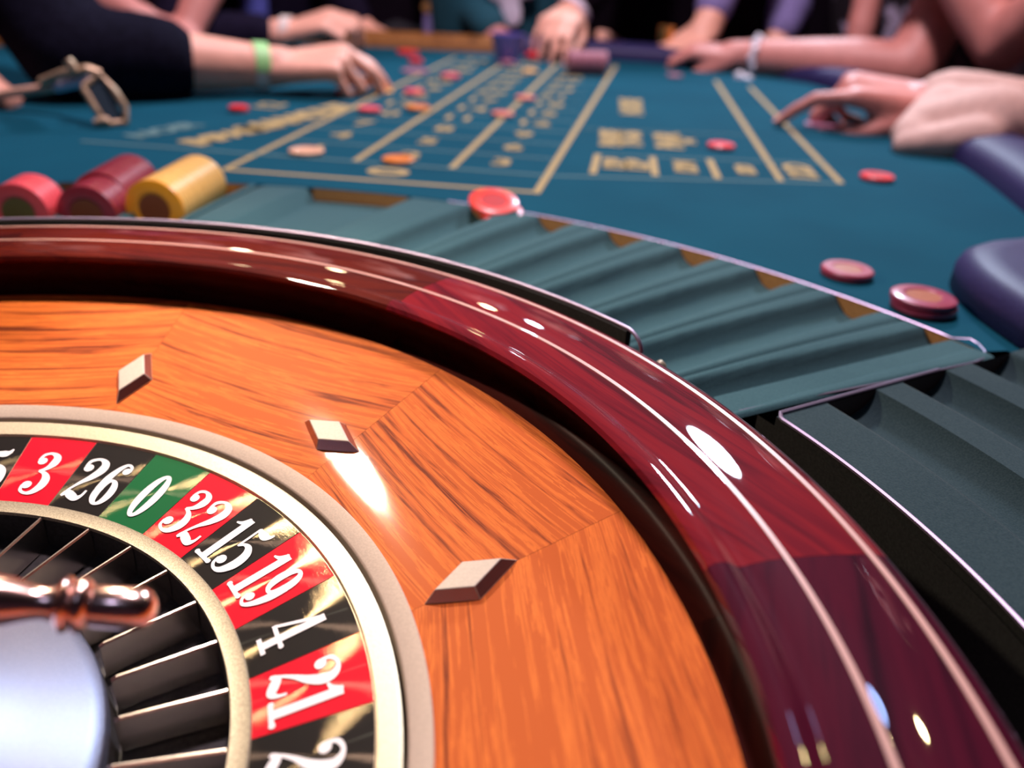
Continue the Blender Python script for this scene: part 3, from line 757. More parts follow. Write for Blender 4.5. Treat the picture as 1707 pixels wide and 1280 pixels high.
# ------------------------------------------------------------------ lamp fittings on the ceiling
m_fit = mat('lamp_housing', (.03, .03, .035), .4, metal=.6)
def emis(name, col, st):
    m, t, b = nt(name); setp(b, col=(0, 0, 0)); b.inputs['Emission Color'].default_value = (*col, 1); b.inputs['Emission Strength'].default_value = st; return m
for i, (loc, tgt, r) in enumerate(LIGHTS):
    d = (tgt - loc).normalized(); q = d.to_track_quat('Z', 'Y'); warm = i in (0, 4)
    root = empty('spot_lamp', loc - d * .02, ['spot lamp with warm light above the wheel', 'spot lamp with cool light beyond the table', 'wide spot lamp behind the wheel', 'spot lamp above the middle of the table',
                  'amber spot lamp right of the table', 'small blue spot lamp', 'small pale spot lamp far behind the table', 'small amber spot lamp far behind the table', 'small spot lamp at the far left', 'small amber spot lamp at the left'][i], 'lamp')
    root.rotation_mode = 'QUATERNION'; root.rotation_quaternion = q
    lathe('lamp_shade', [(.02, -.12), (r * .8 + .02, -.10), (r + .018, -.02), (r + .018, .018), (r + .008, .018), (r + .008, 0), (.0005, 0)], 0, 360, 28, m_fit, root)
    a = loc - d * .13
    mesh('lamp_stem', [(x * .01, y * .01, 0) for x, y in ((1, 1), (-1, 1), (-1, -1), (1, -1))], [(0, 1, 2, 3)], m_fit, root).location = (0, 0, -.12)
    L_ = CEIL - a.z
    if L_ > .02:
        o = tube('lamp_stem_rod', [(0, 0, 0), (0, 0, L_)], .009, m_fit, root, seg=8)
        o.matrix_parent_inverse = Matrix.Identity(4); o.rotation_mode = 'QUATERNION'; o.rotation_quaternion = q.inverted(); o.location = (0, 0, -.11)

# ------------------------------------------------------------------ people
m_skin = noisy('skin', (.88, .46, .34), .5, 60, .06, sss=.0)
m_skin_shaded = noisy('skin_rosy_shaded', (.64, .26, .22), .5, 60, .06)  # rosy skin, darkened in the colour for weaker light at the right
m_nail = mat('nail', (.75, .40, .34), .25, coat=.5)
m_hair = noisy('dark_hair', (.03, .015, .01), .5, 200, .5)
m_eye = mat('eye_white', (.85, .82, .80), .2); m_lip = mat('lips', (.50, .12, .12), .4)
m_trouser = noisy('dark_trousers', (.012, .012, .018), .85, 200, .3)

def capsule(bm, a, b, ra, rb, seg=12, flat=1., up=None):
    """tapered capsule as a closed solid; flat<1 squashes it along `up`"""
    a = Vector(a); b = Vector(b); d = b - a; L = d.length
    if L < 1e-6: d = Vector((0, 0, 1)); L = 1e-6
    d = d / L
    u = Vector(up) if up is not None else (Vector((0, 0, 1)) if abs(d.z) < .9 else Vector((1, 0, 0)))
    u = (u - d * u.dot(d)).normalized(); v = d.cross(u)
    rings = [(-1, -.0), (-.86, .5), (-.5, .866), (0, 1)]
    prof = [(-ra * .985, .10 * ra), (-ra * .86, .5 * ra), (-ra * .5, .866 * ra), (0, ra), (L, rb), (L + rb * .5, .866 * rb), (L + rb * .86, .5 * rb), (L + rb * .985, .10 * rb)]
    ringv = []
    for s, r in prof:
        c = a + d * s
        ringv.append([bm.verts.new(c + (u * math.cos(2 * PI * k / seg) * flat + v * math.sin(2 * PI * k / seg)) * r) for k in range(seg)])
    for i in range(len(ringv) - 1):
        for k in range(seg):
            k2 = (k + 1) % seg; bm.faces.new((ringv[i][k], ringv[i][k2], ringv[i + 1][k2], ringv[i + 1][k]))
    bm.faces.new(list(reversed(ringv[0]))); bm.faces.new(ringv[-1])
def remeshed(name, bm, voxel, m, parent, smooth_it=4):
    bmesh.ops.recalc_face_normals(bm, faces=bm.faces)
    me = bpy.data.meshes.new(name + '_src'); bm.to_mesh(me); bm.free()
    o = bpy.data.objects.new(name + '_src', me); COL.objects.link(o)
    md = o.modifiers.new('r', 'REMESH'); md.mode = 'VOXEL'; md.voxel_size = voxel; md.use_smooth_shade = True
    if smooth_it:
        s_ = o.modifiers.new('s', 'SMOOTH'); s_.iterations = smooth_it; s_.factor = .5
    dg = bpy.context.evaluated_depsgraph_get(); dg.update()
    out = bpy.data.meshes.new_from_object(o.evaluated_get(dg)); out.name = name
    bpy.data.objects.remove(o); bpy.data.meshes.remove(me)
    r = link(name, out, m, parent, True); out.materials.clear(); out.materials.append(m); return r

def hand(bm, wrist, fwd, up, side, curl, scale=1., spread=0., thumb='out', index=None):
    """wrist point, finger direction, back-of-hand direction, side (+1 thumb on fwd x up side, -1 other); curl: 4 tuples of 3 joint angles (deg)
    returns nail frames"""
    f = Vector(fwd).normalized(); u = Vector(up); u = (u - f * u.dot(f)).normalized(); s = f.cross(u) * side
    W_ = Vector(wrist); k = scale
    P = lambda x, y, z: W_ + (f * x + s * y + u * z) * k
    kn = [(.088, .031, .004), (.093, .010, .007), (.088, -.012, .004), (.078, -.032, -.002)]
    ln = [(.042, .026, .021), (.046, .030, .022), (.043, .027, .021), (.034, .021, .018)]
    rr = [.0092, .0095, .0090, .0080]
    for i, (x, y, z) in enumerate(kn):
        capsule(bm, P(.0, y * .55, -.002), P(x, y, z), .0165 * k, .0118 * k)
    capsule(bm, P(.045, -.020, -.003), P(.06, .022, -.003), .015 * k, .015 * k)
    capsule(bm, P(.015, .012, -.008), P(.055, .030, -.010), .018 * k, .014 * k)
    nails = []
    for i in range(4):
        p = P(*kn[i]); ang = 0; cl = curl[i]; sp = (1.5 - i) * spread
        fd = (f * math.cos(rad(sp)) + s * math.sin(rad(sp))).normalized()
        for j in range(3):
            ang += cl[j]; d = fd * math.cos(rad(ang)) - u * math.sin(rad(ang))
            q = p + d * ln[i][j] * k; r0 = rr[i] * (1 - .10 * j) * k; r1 = rr[i] * (1 - .10 * (j + 1)) * k
            capsule(bm, p, q, r0, r1); p = q
            if j < 2: capsule(bm, q, q + d * .001, r1 * 1.06, r1 * 1.06)
        nu = (u * math.cos(rad(ang)) + fd * math.sin(rad(ang)))
        nails.append((p - d * .004 * k + nu * r1 * .62, d, nu, rr[i] * .62 * k))
    T = {'out': [(.018, .026, -.008), (.052, .052, -.018), (.082, .060, -.022), (.106, .058, -.026)],
         'in': [(.018, .026, -.010), (.052, .040, -.028), (.080, .030, -.042), (.100, .016, -.048)],
         'fwd': [(.018, .026, -.010), (.056, .042, -.026), (.090, .040, -.038), (.114, .034, -.044)]}[thumb]
    rt = [.0155, .0130, .0110, .0088]
    for j in range(3): capsule(bm, P(*T[j]), P(*T[j + 1]), rt[j] * k, rt[j + 1] * k)
    return nails

def band(name, a, b, r, wd, m, parent, t=.0015, frac=(0, 360), label=None, flat=1.):
    """a strap round the line a-b, centred at a"""
    a = Vector(a); d = (Vector(b) - a).normalized(); q = d.to_track_quat('Z', 'Y')
    o = lathe(name, [(r, -wd / 2), (r + t, -wd / 2), (r + t, wd / 2), (r, wd / 2)], frac[0], frac[1], 28, m, parent, closed=True, caps=True)
    o.rotation_mode = 'QUATERNION'; o.rotation_quaternion = q; o.location = a - (parent.location if parent else Vector())
    if label: o['label'] = label
    return o

def person(label, hip, neck, arms, cloth, facing, skin=m_skin, hairm=m_hair, sex='m', torso=.165, voxel=.0062, extras=None, legs=True, clothname='shirt', group=None):
    """arms: list of dict(sh, el, wr, r=(shoulder, elbow, wrist) radii, hand=dict, sleeve=fraction covered 0..2 (1 = elbow), sr = sleeve radii)"""
    hip = Vector(hip); neck = Vector(neck); F2 = Vector((math.cos(rad(facing)), math.sin(rad(facing)), 0)); SD = Vector((-F2.y, F2.x, 0))
    root = empty('person', (hip.x, hip.y, FLOOR), label, 'person')
    bm = bmesh.new(); cb = bmesh.new(); fl = .62
    chest = hip.lerp(neck, .62)
    for B, g in ((bm, 0), (cb, .012)):
        for s_ in (-1, 1):
            capsule(B, hip + SD * .07 * s_, chest + SD * .085 * s_, torso * .72 + g, torso * .72 + g, 16)
        capsule(B, hip, chest, torso * .8 + g, torso * .85 + g, 16)
        capsule(B, chest + SD * .10, neck + SD * .06 - Vector((0, 0, .05)), torso * .6 + g, .06 + g, 14)
        capsule(B, chest - SD * .10, neck - SD * .06 - Vector((0, 0, .05)), torso * .6 + g, .06 + g, 14)
    # neck and head
    hd = neck + Vector((0, 0, .155)) + F2 * .03
    capsule(bm, neck - Vector((0, 0, .06)), neck + Vector((0, 0, .08)) + F2 * .015, .062, .055, 14)
    capsule(bm, hd + Vector((0, 0, .035)) - F2 * .02, hd - Vector((0, 0, .045)) + F2 * .025, .088, .062, 18, flat=1.)
    capsule(bm, hd + F2 * .095 + Vector((0, 0, .005)), hd + F2 * .115 - Vector((0, 0, .022)), .009, .013, 10)
    for s_ in (-1, 1): capsule(bm, hd + SD * s_ * .082 + Vector((0, 0, .01)), hd + SD * s_ * .086 - Vector((0, 0, .02)), .015, .011, 10)
    nails = []
    for A in arms:
        sh, el, wr = Vector(A['sh']), Vector(A['el']), Vector(A['wr']); r = A.get('r', (.052, .043, .029))
        capsule(bm, chest.lerp(neck, .5), sh, .075, r[0] * 1.1, 14)
        capsule(bm, sh, el, r[0], r[1], 16)
        mid = el.lerp(wr, .3); capsule(bm, el, mid, r[1], r[1] * 1.03, 16); capsule(bm, mid, wr, r[1] * 1.03, r[2], 16)
        H = A.get('hand')
        if H:
            capsule(bm, wr - (wr - el).normalized() * .01, wr + Vector(H['fwd']).normalized() * .02, r[2], r[2] * .95, 14)
            nails += hand(bm, wr + Vector(H['fwd']).normalized() * .012, **{k_: v_ for k_, v_ in H.items()})
        sl = A.get('sleeve', 0); sr = A.get('sr', (r[0] + .016, r[1] + .014, r[2] + .013))
        capsule(cb, chest.lerp(neck, .5), sh, .075, sr[0], 14)
        if sl > 0:
            capsule(cb, sh, sh.lerp(el, min(sl, 1)), sr[0], sr[0] + (sr[1] - sr[0]) * min(sl, 1), 16)
        if sl > 1:
            t_ = sl - 1; capsule(cb, el, el.lerp(wr, t_), sr[1], sr[1] + (sr[2] - sr[1]) * t_, 16)
    if legs:
        for s_ in (-1, 1):
            h_ = hip + SD * .085 * s_; kn = Vector((h_.x, h_.y, FLOOR + .48)) + F2 * .02; an = Vector((h_.x, h_.y, FLOOR + .09)) - F2 * .01
            capsule(bm, h_, kn, .082, .055, 14); capsule(bm, kn, an, .055, .038, 14); capsule(bm, an, an + F2 * .15 - Vector((0, 0, .055)), .036, .030, 12)
        tb = bmesh.new()
        for s_ in (-1, 1):
            h_ = hip + SD * .085 * s_ - Vector((0, 0, .02)); kn = Vector((h_.x, h_.y, FLOOR + .48)) + F2 * .02; an = Vector((h_.x, h_.y, FLOOR + .11)) - F2 * .01
            capsule(tb, h_, kn, .105, .078, 14); capsule(tb, kn, an, .078, .062, 14)
        capsule(tb, hip - SD * .06, hip + SD * .06, .125, .125, 14)
    def loc(o): o.location = -root.location; return o
    loc(remeshed('body', bm, voxel, skin, root, 3))
    loc(remeshed(clothname, cb, .012, cloth, root, 4))
    if legs: loc(remeshed('trousers', tb, .016, m_trouser, root, 3))
    hb = bmesh.new(); capsule(hb, hd + Vector((0, 0, .055)) - F2 * .035, hd - F2 * .05 - Vector((0, 0, .02 if sex == 'm' else .14)), .094, .075, 18)
    loc(remeshed('hair', hb, .012, hairm, root, 2))
    for s_ in (-1, 1):
        e_ = hd + F2 * .0715 + SD * s_ * .031 + Vector((0, 0, .010)); eb = bmesh.new(); bmesh.ops.create_uvsphere(eb, u_segments=12, v_segments=8, radius=.0125)
        pb_ = bmesh.new(); bmesh.ops.create_uvsphere(pb_, u_segments=10, v_segments=6, radius=.0062); pm = bpy.data.meshes.new('iris'); pb_.to_mesh(pm); pb_.free(); link('iris', pm, m_hair, root, True, e_ + F2 * .0078 - root.location)
        me = bpy.data.meshes.new('eye'); eb.to_mesh(me); eb.free(); link('eye', me, m_eye, root, True, e_ - root.location)
    mb = bmesh.new(); capsule(mb, hd + F2 * .083 - SD * .018 - Vector((0, 0, .052)), hd + F2 * .083 + SD * .018 - Vector((0, 0, .052)), .007, .007, 8)
    me = bpy.data.meshes.new('mouth'); mb.to_mesh(me); mb.free(); link('mouth', me, m_lip, root, True, -root.location)
    for p, d, n_, r_ in nails[:A.get('nails', 8) * 1]:
        s_ = d.cross(n_); vs = [p + d * (r_ * 1.3 * math.cos(2 * PI * i / 10)) + s_ * (r_ * math.sin(2 * PI * i / 10)) + n_ * r_ * .25 for i in range(10)]
        loc(mesh('fingernail', vs, [tuple(range(10))], m_nail, root))
    return root

def pt(px, py, y): return ony(px, py, y)
m_blackshirt = noisy('black_cloth', (.007, .007, .016), .9, 150, .3, spec=.05)
m_beige = noisy('pale_pink_cloth', (.62, .42, .36), .85, 120, .08)
m_suit = noisy('dark_suit', (.008, .005, .010), .85, 150, .3, spec=.05)
m_navy = noisy('navy_cloth', (.010, .008, .022), .85, 150, .3, spec=.05)
m_grey = noisy('charcoal_cloth', (.045, .03, .04), .85, 150, .3)
m_teal = noisy('teal_sweater', (.004, .07, .105), .9, 150, .2)
m_wb = mat('wristband_white', (.88, .80, .74), .5); m_wg = mat('wristband_green', (.36, .78, .30), .5)
m_lilac = noisy('lilac_shirt', (.22, .19, .44), .8, 120, .15)
m_cuff = mat('white_cuff', (.80, .74, .90), .7)
def floral(name, base, spot, scale=16, th=.62):
    m, t, b = nt(name); tc = N(t, 'ShaderNodeTexCoord'); n = N(t, 'ShaderNodeTexNoise'); n.inputs['Scale'].default_value = scale
    t.links.new(tc.outputs['Object'], n.inputs['Vector']); r = ramp(t, [(th - .03, base), (th + .03, spot)]); t.links.new(n.outputs[0], r.inputs[0])
    t.links.new(r.outputs[0], b.inputs['Base Color']); setp(b, rough=.85); return m
m_floral = floral('black_floral_dress', (.010, .006, .012), (.55, .50, .70), 17, .57)
m_magenta = floral('magenta_floral_top', (.03, .008, .03), (.42, .10, .24), 14, .52)
m_print_s = floral('dark_grey_top', (.02, .014, .02), (.10, .06, .09), 12, .55)
UP = Vector((0, 0, 1))

# A: reaching arm from the left in a black top
wr = pt(447, 112, 1.135); el = pt(120, 92, 1.02); sh = pt(-60, -190, 1.17)
tipA = onz(634, 150, TZ + .010)
wr2 = pt(-172, 128, .93); el2 = pt(-190, 40, 1.0); sh2 = pt(-150, -190, 1.12)
fw = (tipA - wr); fw.z += .045
pA = person('person in a black top reaching in from the left to place a chip', (-1.13, 1.22, .16), (-.66, 1.16, .60),
    [dict(sh=sh, el=el, wr=wr, r=(.055, .046, .030), hand=dict(fwd=fw.normalized() , up=(-.25, -.25, 1), side=-1, curl=[(34, 22, 12), (42, 34, 16), (60, 60, 30), (66, 66, 34)], scale=1.10, spread=3, thumb='fwd'), sleeve=1.42, sr=(.085, .066, .055)),
     dict(sh=sh2, el=el2, wr=wr2, r=(.052, .043, .029), hand=dict(fwd=(1, -.05, .05), up=(0, .2, 1), side=-1, curl=[(40, 55, 30), (45, 60, 30), (50, 60, 30), (55, 60, 30)], thumb='fwd'), sleeve=1.4)],
    m_blackshirt, 0, m_skin, sex='f', torso=.15, voxel=.0055)
ax = (wr - el).normalized()
bq = wr - ax * .012
band('wristband', bq, bq + ax, .0318, .020, m_wb, pA, label='white paper wristband')
band('wristband_flap', bq, bq + ax, .0330, .021, m_wg, pA, frac=(80, 185), label='green end of the wristband')
for k_ in (.0,):
    rg = pA

# K: pointing hand from the right with a pale pink loose sleeve
wr = pt(1560, 172, 1.085); el = pt(1800, 222, 1.02); sh = pt(1960, -140, 1.10)
tipK = onz(1308, 194, TZ + .010)
fw = (tipK - wr); fw.z += .050
pK = person('person in a pale pink blouse pointing at the felt from the right edge', (1.28, .95, .20), (1.16, 1.06, .60),
    [dict(sh=sh, el=el, wr=wr, r=(.050, .043, .030), hand=dict(fwd=fw.normalized(), up=(.15, -.30, 1), side=-1, curl=[(10, 30, 12), (58, 70, 34), (66, 76, 34), (70, 76, 34)], scale=1.24, spread=2, thumb='fwd'), sleeve=1.92, sr=(.075, .060, .050)),
     dict(sh=(1.20, .86, .50), el=(.885, .80, .095), wr=(1.07, .95, .17), r=(.050, .042, .028), hand=dict(fwd=(.4, .6, .5), up=(-.5, 0, 1), side=-1, curl=[(15, 20, 10)] * 4, thumb='out'), sleeve=1.9, sr=(.07, .050, .045))],
    m_beige, 180, m_skin_shaded, sex='f', torso=.15, voxel=.0055, clothname='blouse')
# hanging cuff of the sleeve
ax = (wr - el).normalized()
cb = bmesh.new()
capsule(cb, pt(1508, 243, .935), pt(1630, 232, .93), .017, .030, 14); capsule(cb, pt(1538, 215, .985), pt(1660, 205, .97), .033, .050, 16)
capsule(cb, pt(1512, 225, .96), pt(1575, 182, 1.06), .022, .040, 14); capsule(cb, pt(1575, 190, 1.04), pt(1660, 205, .97), .040, .048, 14)
o = remeshed('sleeve_cuff', cb, .007, m_beige, pK, 4); o.location = -pK.location
bq = wr + ax * .006
band('wristband', bq, bq + ax, .0320, .018, m_wb, pK, label='white paper wristband'); band('wristband_flap', bq - ax * .012, bq + ax, .0332, .012, m_wg, pK, frac=(0, 160), label='green end of the wristband')

# I: woman in black floral dress, bare arm with sparkling bracelet resting on the rail
wr = pt(1236, 92, 1.70); el = pt(1516, 118, 1.56); sh = pt(1650, -150, 1.68)
sh2 = pt(1478, -160, 1.98); el2 = pt(1442, 20, 1.90); wr2 = pt(1420, 112, 1.86)
pI = person('person in a black dress with pale flowers leaning a bare arm with a sparkling bracelet', pt(1500, 90, 2.02), pt(1530, -330, 1.98),
    [dict(sh=sh, el=el, wr=wr, r=(.060, .052, .030), hand=dict(fwd=(-1, .18, .02), up=(.1, -.3, 1), side=-1, curl=[(30, 40, 20), (36, 45, 20), (40, 50, 25), (45, 50, 25)], thumb='fwd'), sleeve=0),
     dict(sh=sh2, el=el2, wr=wr2, r=(.036, .031, .025), hand=dict(fwd=(-.2, -.3, -1), up=(-1, 0, 0), side=1, curl=[(20, 30, 20)] * 4), sleeve=0)],
    m_floral, 215, m_skin_shaded, sex='f', torso=.125, clothname='dress', voxel=.007)
ax = (wr - el).normalized()
m_spark = mat('bracelet_sparkle', (.90, .92, 1.0), .25, coat=1)  # sparkle of the bracelet painted as a bright white colour
bq = wr - ax * .03
band('bracelet', bq, bq + ax, .034, .010, m_spark, pI, t=.003, label='silver bracelet')
for i in range(14):
    a = 2 * PI * i / 14; q = ax.to_track_quat('Z', 'Y'); p = bq + q @ Vector((.0385 * math.cos(a), .0385 * math.sin(a), .004 * (-1) ** i))
    eb = bmesh.new(); bmesh.ops.create_icosphere(eb, subdivisions=1, radius=.0065); me = bpy.data.meshes.new('bead'); eb.to_mesh(me); eb.free()
    link('bead', me, m_spark, pI, False, p - pI.location)
for k_, (px, py) in enumerate(((1232, 128), (1246, 134))):
    eb = bmesh.new(); bmesh.ops.create_icosphere(eb, subdivisions=1, radius=.012); me = bpy.data.meshes.new('bracelet_charm'); eb.to_mesh(me); eb.free()
    link('bracelet_charm', me, m_spark, pI, False, pt(px, py, 1.60) - pI.location)

# J: bent bare arm at the top right corner
pJ = person('person in dark patterned top with bent bare arm, top right corner', pt(1720, 120, 1.62), pt(1700, -330, 1.62),
    [dict(sh=pt(1550, -140, 1.56), el=pt(1668, 80, 1.40), wr=pt(1800, -60, 1.30), r=(.050, .044, .030), hand=dict(fwd=(.5, -.2, .8), up=(-1, 0, .3), side=1, curl=[(20, 30, 20)] * 4), sleeve=0),
     dict(sh=pt(1880, -150, 1.66), el=pt(1890, 60, 1.60), wr=pt(1860, 160, 1.50), r=(.05, .042, .028), hand=dict(fwd=(-.8, -.2, -.3), up=(0, 0, 1), side=1, curl=[(20, 30, 20)] * 4), sleeve=0)],
    m_print_s, 200, m_skin_shaded, sex='f', torso=.14, clothname='top', voxel=.007)

# G: dark suited player putting down a red chip, white cuff
wr = pt(952, 22, 1.86); el = pt(1075, -135, 1.98); sh = pt(1120, -300, 2.18)
tG = onz(895, 100, TZ + .012)
fw = (tG - wr); fw.z += .035
pG = person('person in dark suit and white cuff putting a red chip down', pt(1040, 60, 2.28), pt(1030, -340, 2.22),
    [dict(sh=sh, el=el, wr=wr, r=(.05, .042, .031), hand=dict(fwd=fw.normalized(), up=(-.25, -1, .5), side=-1, curl=[(22, 24, 10), (26, 28, 14), (30, 32, 18), (30, 35, 20)], scale=1.12, spread=4, thumb='fwd'), sleeve=1.86, sr=(.075, .062, .046)),
     dict(sh=pt(930, -300, 2.24), el=pt(940, -60, 2.30), wr=pt(1000, 40, 2.16), hand=dict(fwd=(.6, -.4, -.5), up=(0, 0, 1), side=1, curl=[(30, 30, 20)] * 4), sleeve=1.9)],
    m_suit, 262, m_skin, torso=.20, clothname='jacket', voxel=.007)
ax = (wr - el).normalized(); band('shirt_cuff', wr - ax * .022, wr, .036, .034, m_cuff, pG, t=.004, label='white shirt cuff')
# red chip in the fingers
cp_at(889, 93, 26, red, red, 'deep red chip under the fingers of the suited man', T=.012)

# H: fist of a player in a lilac shirt with dark jacket
wr = pt(1178, 48, 1.86); el = pt(1235, -120, 1.98); sh = pt(1290, -290, 2.15)
pH = person('person in dark jacket and lilac sleeve with a clenched fist', pt(1275, 60, 2.30), pt(1270, -330, 2.22),
    [dict(sh=sh, el=el, wr=wr, r=(.05, .042, .033), hand=dict(fwd=(-.62, -.45, -.42), up=(-.2, -.3, 1), side=1, curl=[(60, 80, 50), (65, 85, 50), (70, 85, 50), (70, 85, 50)], scale=1.15, thumb='in'), sleeve=1.80, sr=(.06, .05, .042)),
     dict(sh=pt(1360, -290, 2.2), el=pt(1350, -60, 2.2), wr=pt(1300, 60, 2.1), hand=dict(fwd=(-.6, -.4, -.5), up=(0, 0, 1), side=1, curl=[(30, 30, 20)] * 4), sleeve=1.9, sr=(.06, .05, .042))],
    m_lilac, 250, m_skin, torso=.17, voxel=.007)
jb = bmesh.new(); h0 = pt(1275, 60, 2.30); n0 = pt(1270, -330, 2.22); c0 = h0.lerp(n0, .6)
capsule(jb, h0 + Vector((.09, 0, -.1)), c0 + Vector((.09, 0, 0)), .16, .16, 16); capsule(jb, h0 + Vector((-.07, 0, -.1)), c0 + Vector((-.07, 0, 0)), .16, .15, 16); capsule(jb, sh + Vector((0, 0, .0)), sh.lerp(el, .75), .085, .07, 14)
o = remeshed('jacket', jb, .013, m_suit, pH, 3); o.location = -pH.location
g0 = pt(1106, 84, 1.84)
o = empty('gold_tumbler', (g0.x, g0.y, TZ + .034), 'small gold tumbler on the rail beside the clenched fist', 'tumbler')
lathe('tumbler_body', [(.001, 0), (.015, 0), (.018, .035), (.0165, .035), (.0145, .003), (.001, .003)], 0, 360, 24, mat('gold', (.8, .45, .12), .25, metal=1.), o)
lathe('tumbler_rim', [(.0165, .035), (.0185, .035), (.0185, .038), (.0165, .038)], 0, 360, 24, mat('gold_rim', (.9, .6, .2), .2, metal=1.), o, closed=True)

# F: person in a teal sweater with a white print
hipF = pt(838, 75, 2.17)
pF = person('person in a teal sweater with a white print on the chest behind the far edge', hipF, pt(838, -330, 2.15),
    [dict(sh=pt(768, -250, 2.2), el=pt(778, 0, 2.12), wr=pt(822, 54, 1.98), r=(.05, .042, .028), hand=dict(fwd=(.45, -.5, -.25), up=(0, -.2, 1), side=-1, curl=[(45, 55, 30)] * 4, thumb='in'), sleeve=1.92, sr=(.060, .052, .042)),
     dict(sh=pt(930, -250, 2.2), el=pt(925, -30, 2.30), wr=pt(905, 45, 2.26), r=(.05, .042, .028), hand=dict(fwd=(-.5, -.3, -.4), up=(0, 0, 1), side=1, curl=[(45, 55, 30)] * 4), sleeve=1.9, sr=(.07, .06, .046))],
    m_teal, 268, m_skin_shaded, torso=.165, clothname='sweater', voxel=.007)
pb = bmesh.new(); p0 = pt(852, 14, 2.01)
capsule(pb, p0 + Vector((-.025, 0, .045)), p0 + Vector((.03, 0, .055)), .040, .036, 14, flat=1); capsule(pb, p0 + Vector((-.01, 0, .04)), p0 + Vector((.004, 0, -.02)), .030, .024, 14)
for v in pb.verts: v.co.y = p0.y + (v.co.y - p0.y) * .16
o = remeshed('chest_print', pb, .006, mat('white_print', (.80, .78, .95), .7), pF, 2); o.location = -pF.location
gl = onz(846, 104, TZ)
o = empty('purple_glass', (gl.x, gl.y, TZ + .0008), 'short purple glass standing on the felt before the person in teal', 'glass')
m_pg = mat('purple_glass', (.16, .14, .48), .25, coat=.5)
lathe('glass_body', [(.001, 0), (.026, 0), (.036, .054), (.034, .054), (.024, .005), (.001, .005)], 0, 360, 28, m_pg, o)
lathe('glass_foot', [(.001, -.0003), (.028, -.0003), (.028, .003), (.026, .004)], 0, 360, 28, m_pg, o)

# C: dark suit, blue tie, hand with wristband
wr = pt(462, 58, 1.66); el = pt(300, 58, 1.62); sh = pt(310, -190, 1.84)
pC = person('person in dark suit and blue tie resting a hand with white wristband', pt(440, 70, 2.11), pt(440, -330, 2.06),
    [dict(sh=sh, el=el, wr=wr, r=(.05, .042, .030), hand=dict(fwd=(1, .05, .28), up=(-.1, -.2, 1), side=-1, curl=[(25, 60, 30), (30, 65, 30), (35, 70, 30), (40, 70, 30)], scale=1.15, thumb='in'), sleeve=1.82, sr=(.07, .052, .040)),
     dict(sh=pt(560, -190, 2.0), el=pt(560, -20, 2.0), wr=pt(596, 40, 1.98), hand=dict(fwd=(.6, -.5, -.2), up=(0, 0, 1), side=1, curl=[(45, 55, 30)] * 4), sleeve=1.9)],
    m_navy, 275, m_skin, torso=.17, clothname='jacket', voxel=.007)
ax = (wr - el).normalized(); bq = wr + Vector((.022, 0, .002))
band('wristband', bq, bq + Vector((1, 0, 0)), .033, .020, m_wb, pC, label='white paper wristband')
o = tube('tie', [pt(424, -160, 1.88), pt(424, -60, 1.89), pt(423, 30, 1.90)], [.016, .028, .034], noisy('blue_tie', (.10, .14, .62), .6, 90, .2), pC, seg=10); o.location = -pC.location

# B: woman in a magenta floral top, bare arms
pB = person('person in a magenta patterned top with bare arms behind the black sleeve', pt(200, 70, 1.95), pt(200, -330, 1.88),
    [dict(sh=pt(90, -190, 1.70), el=pt(132, -22, 1.56), wr=pt(222, 26, 1.52), r=(.050, .042, .030), hand=dict(fwd=(.9, .1, -.3), up=(0, -.3, 1), side=1, curl=[(25, 30, 20)] * 4), sleeve=0),
     dict(sh=pt(395, -200, 1.80), el=pt(362, -70, 1.66), wr=pt(312, 52, 1.56), r=(.044, .038, .028), hand=dict(fwd=(-.35, -.1, -.9), up=(.6, -.5, 0), side=1, curl=[(25, 30, 20)] * 4), sleeve=0)],
    m_magenta, 285, m_skin_shaded, sex='f', torso=.14, clothname='top', voxel=.007)

# D: dark clothed figure left of the middle with a hand at the edge and a lilac card
pD = person('person all in black with a lilac card on a gold clip', pt(635, 60, 2.34), pt(635, -330, 2.30),
    [dict(sh=pt(560, -240, 2.25), el=pt(555, -10, 2.20), wr=pt(592, 58, 2.06), r=(.05, .042, .030), hand=dict(fwd=(.75, -.3, -.1), up=(0, -.3, 1), side=-1, curl=[(60, 70, 40)] * 4, thumb='in'), sleeve=1.9),
     dict(sh=pt(760, -240, 2.3), el=pt(715, -90, 2.45), wr=pt(690, -20, 2.40), hand=dict(fwd=(-.6, -.3, -.4), up=(0, 0, 1), side=1, curl=[(45, 55, 30)] * 4), sleeve=1.9)],
    m_suit, 272, m_skin, torso=.13, clothname='jacket', voxel=.007)
c0 = pt(716, 34, 2.10)
o = box('key_card', (c0.x - .014, c0.y - .003, c0.z - .030), (c0.x + .014, c0.y, c0.z + .020), m_lilac, pD, .003); o.location = -pD.location; o['label'] = 'lilac hanging card'
o = tube('card_clip', [pt(713, 11, 2.095), pt(713, 11, 2.112)], [.014, .014], mat('gold_clip', (.75, .42, .16), .35, metal=.8), pD, seg=16); o.location = -pD.location; o['label'] = 'gold clip'
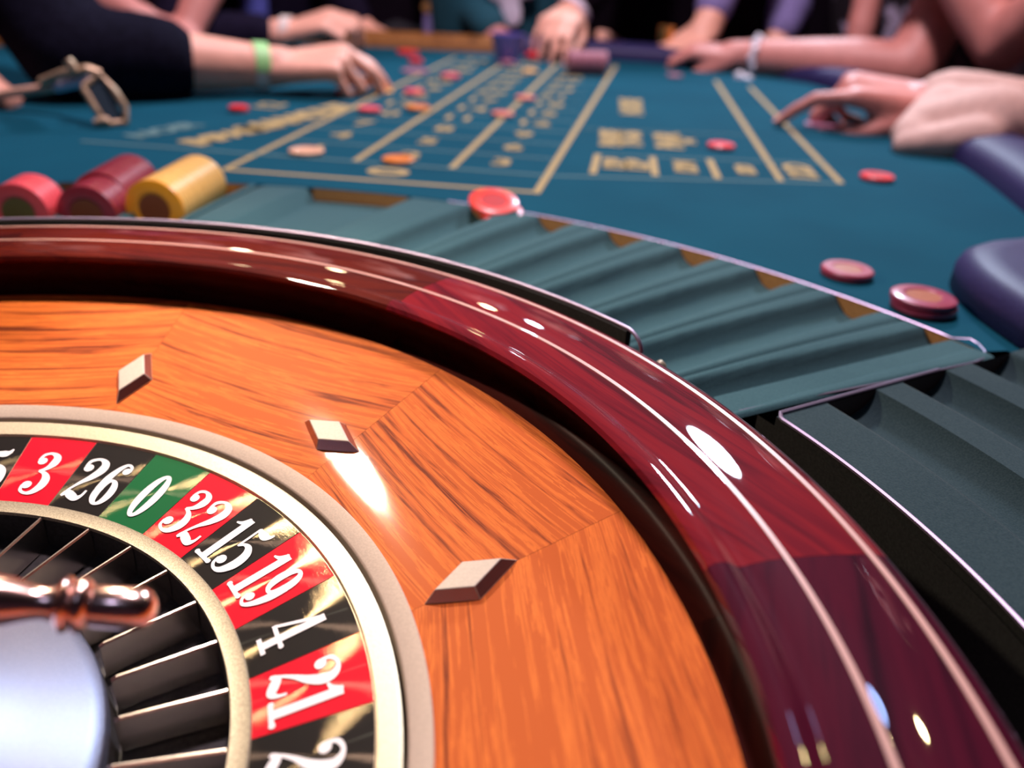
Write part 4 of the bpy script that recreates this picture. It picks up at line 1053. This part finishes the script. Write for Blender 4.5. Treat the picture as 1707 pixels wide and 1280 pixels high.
# red upholstered chair behind
ch = pt(735, 30, 2.62)
ct = empty('chair', (ch.x, ch.y, FLOOR), 'dark red high backed chair standing behind the far rail', 'chair')
m_redch = noisy('red_upholstery', (.28, .004, .03), .7, 80, .2)
def cbx(nm, a, b, m=m_redch, bev=.01): return box(nm, a, b, m, ct, bev)
hz = -FLOOR
cbx('backrest', (-.075, -.02, .55), (.16, .03, 1.30)); cbx('seat', (-.18, 0.0, .46), (.20, .42, .54))
for x in (-.15, .15):
    for y in (.03, .38): cbx('leg', (x - .02, y - .02, 0), (x + .02, y + .02, .46), m_cab, .003)

# ------------------------------------------------------------------ croupier rake
m_rod = noisy('pale_wood_rod', (.80, .48, .34), .4, 60, .1); m_brass2 = noisy('aged_brass', (.62, .44, .28), .4, 90, .2, metal=.35)
base = onz(211, 203, TZ + .004); yb = base.y
rk = empty('croupier_rake', (base.x, base.y, TZ), 'croupier rake with pale rod and hollow brass blade resting on the felt at the left', 'rake')
def rloc(o): o.location = -rk.location; return o
top1 = pt(166, 124, yb + .005); bot1 = base; top0 = pt(138, 146, yb - .012); bot0 = onz(178, 207, TZ + .004)
rloc(tube('blade_frame', [top0, top1, pt(190, 150, yb + .003), pt(208, 178, yb), bot1, bot0, pt(160, 183, bot0.y), top0], .0042, m_brass2, rk, seg=8, caps=True))
bl_ = [top0, top1, bot1, bot0]
vs = [p + Vector((0, s_, 0)) for s_ in (-.001, .001) for p in bl_]
o = rloc(mesh('blade', vs, [(3, 2, 1, 0), (4, 5, 6, 7), (0, 1, 5, 4), (1, 2, 6, 5), (2, 3, 7, 6), (3, 0, 4, 7)], mat('smoky_blade', (.03, .05, .07), .25), rk))
rA = pt(-110, 172, .93); rB = pt(95, 145, .90); rC = pt(156, 130, yb)
rloc(tube('rod', [rA, rB], .0058, m_rod, rk, seg=10)); o = rloc(tube('ferrule', [rB, rC], [.0062, .0070], m_cuff, rk, seg=10)); o['label'] = 'pale metal ferrule'
rloc(tube('bracket', [pt(70, 137, .90), pt(104, 122, .895), pt(148, 116, yb), top1], [.006, .005, .006, .006], m_brass2, rk, seg=8))
rloc(tube('wing_screw', [pt(112, 100, yb), pt(118, 108, yb), pt(126, 120, yb)], [.0055, .0062, .004], m_brass2, rk, seg=10))
rloc(tube('end_knob', [bot0 + Vector((-.012, -.006, .002)), bot0 + Vector((-.004, -.002, .004)), bot0 + Vector((.004, 0, .004))], [.0035, .0065, .004], m_brass2, rk, seg=12))
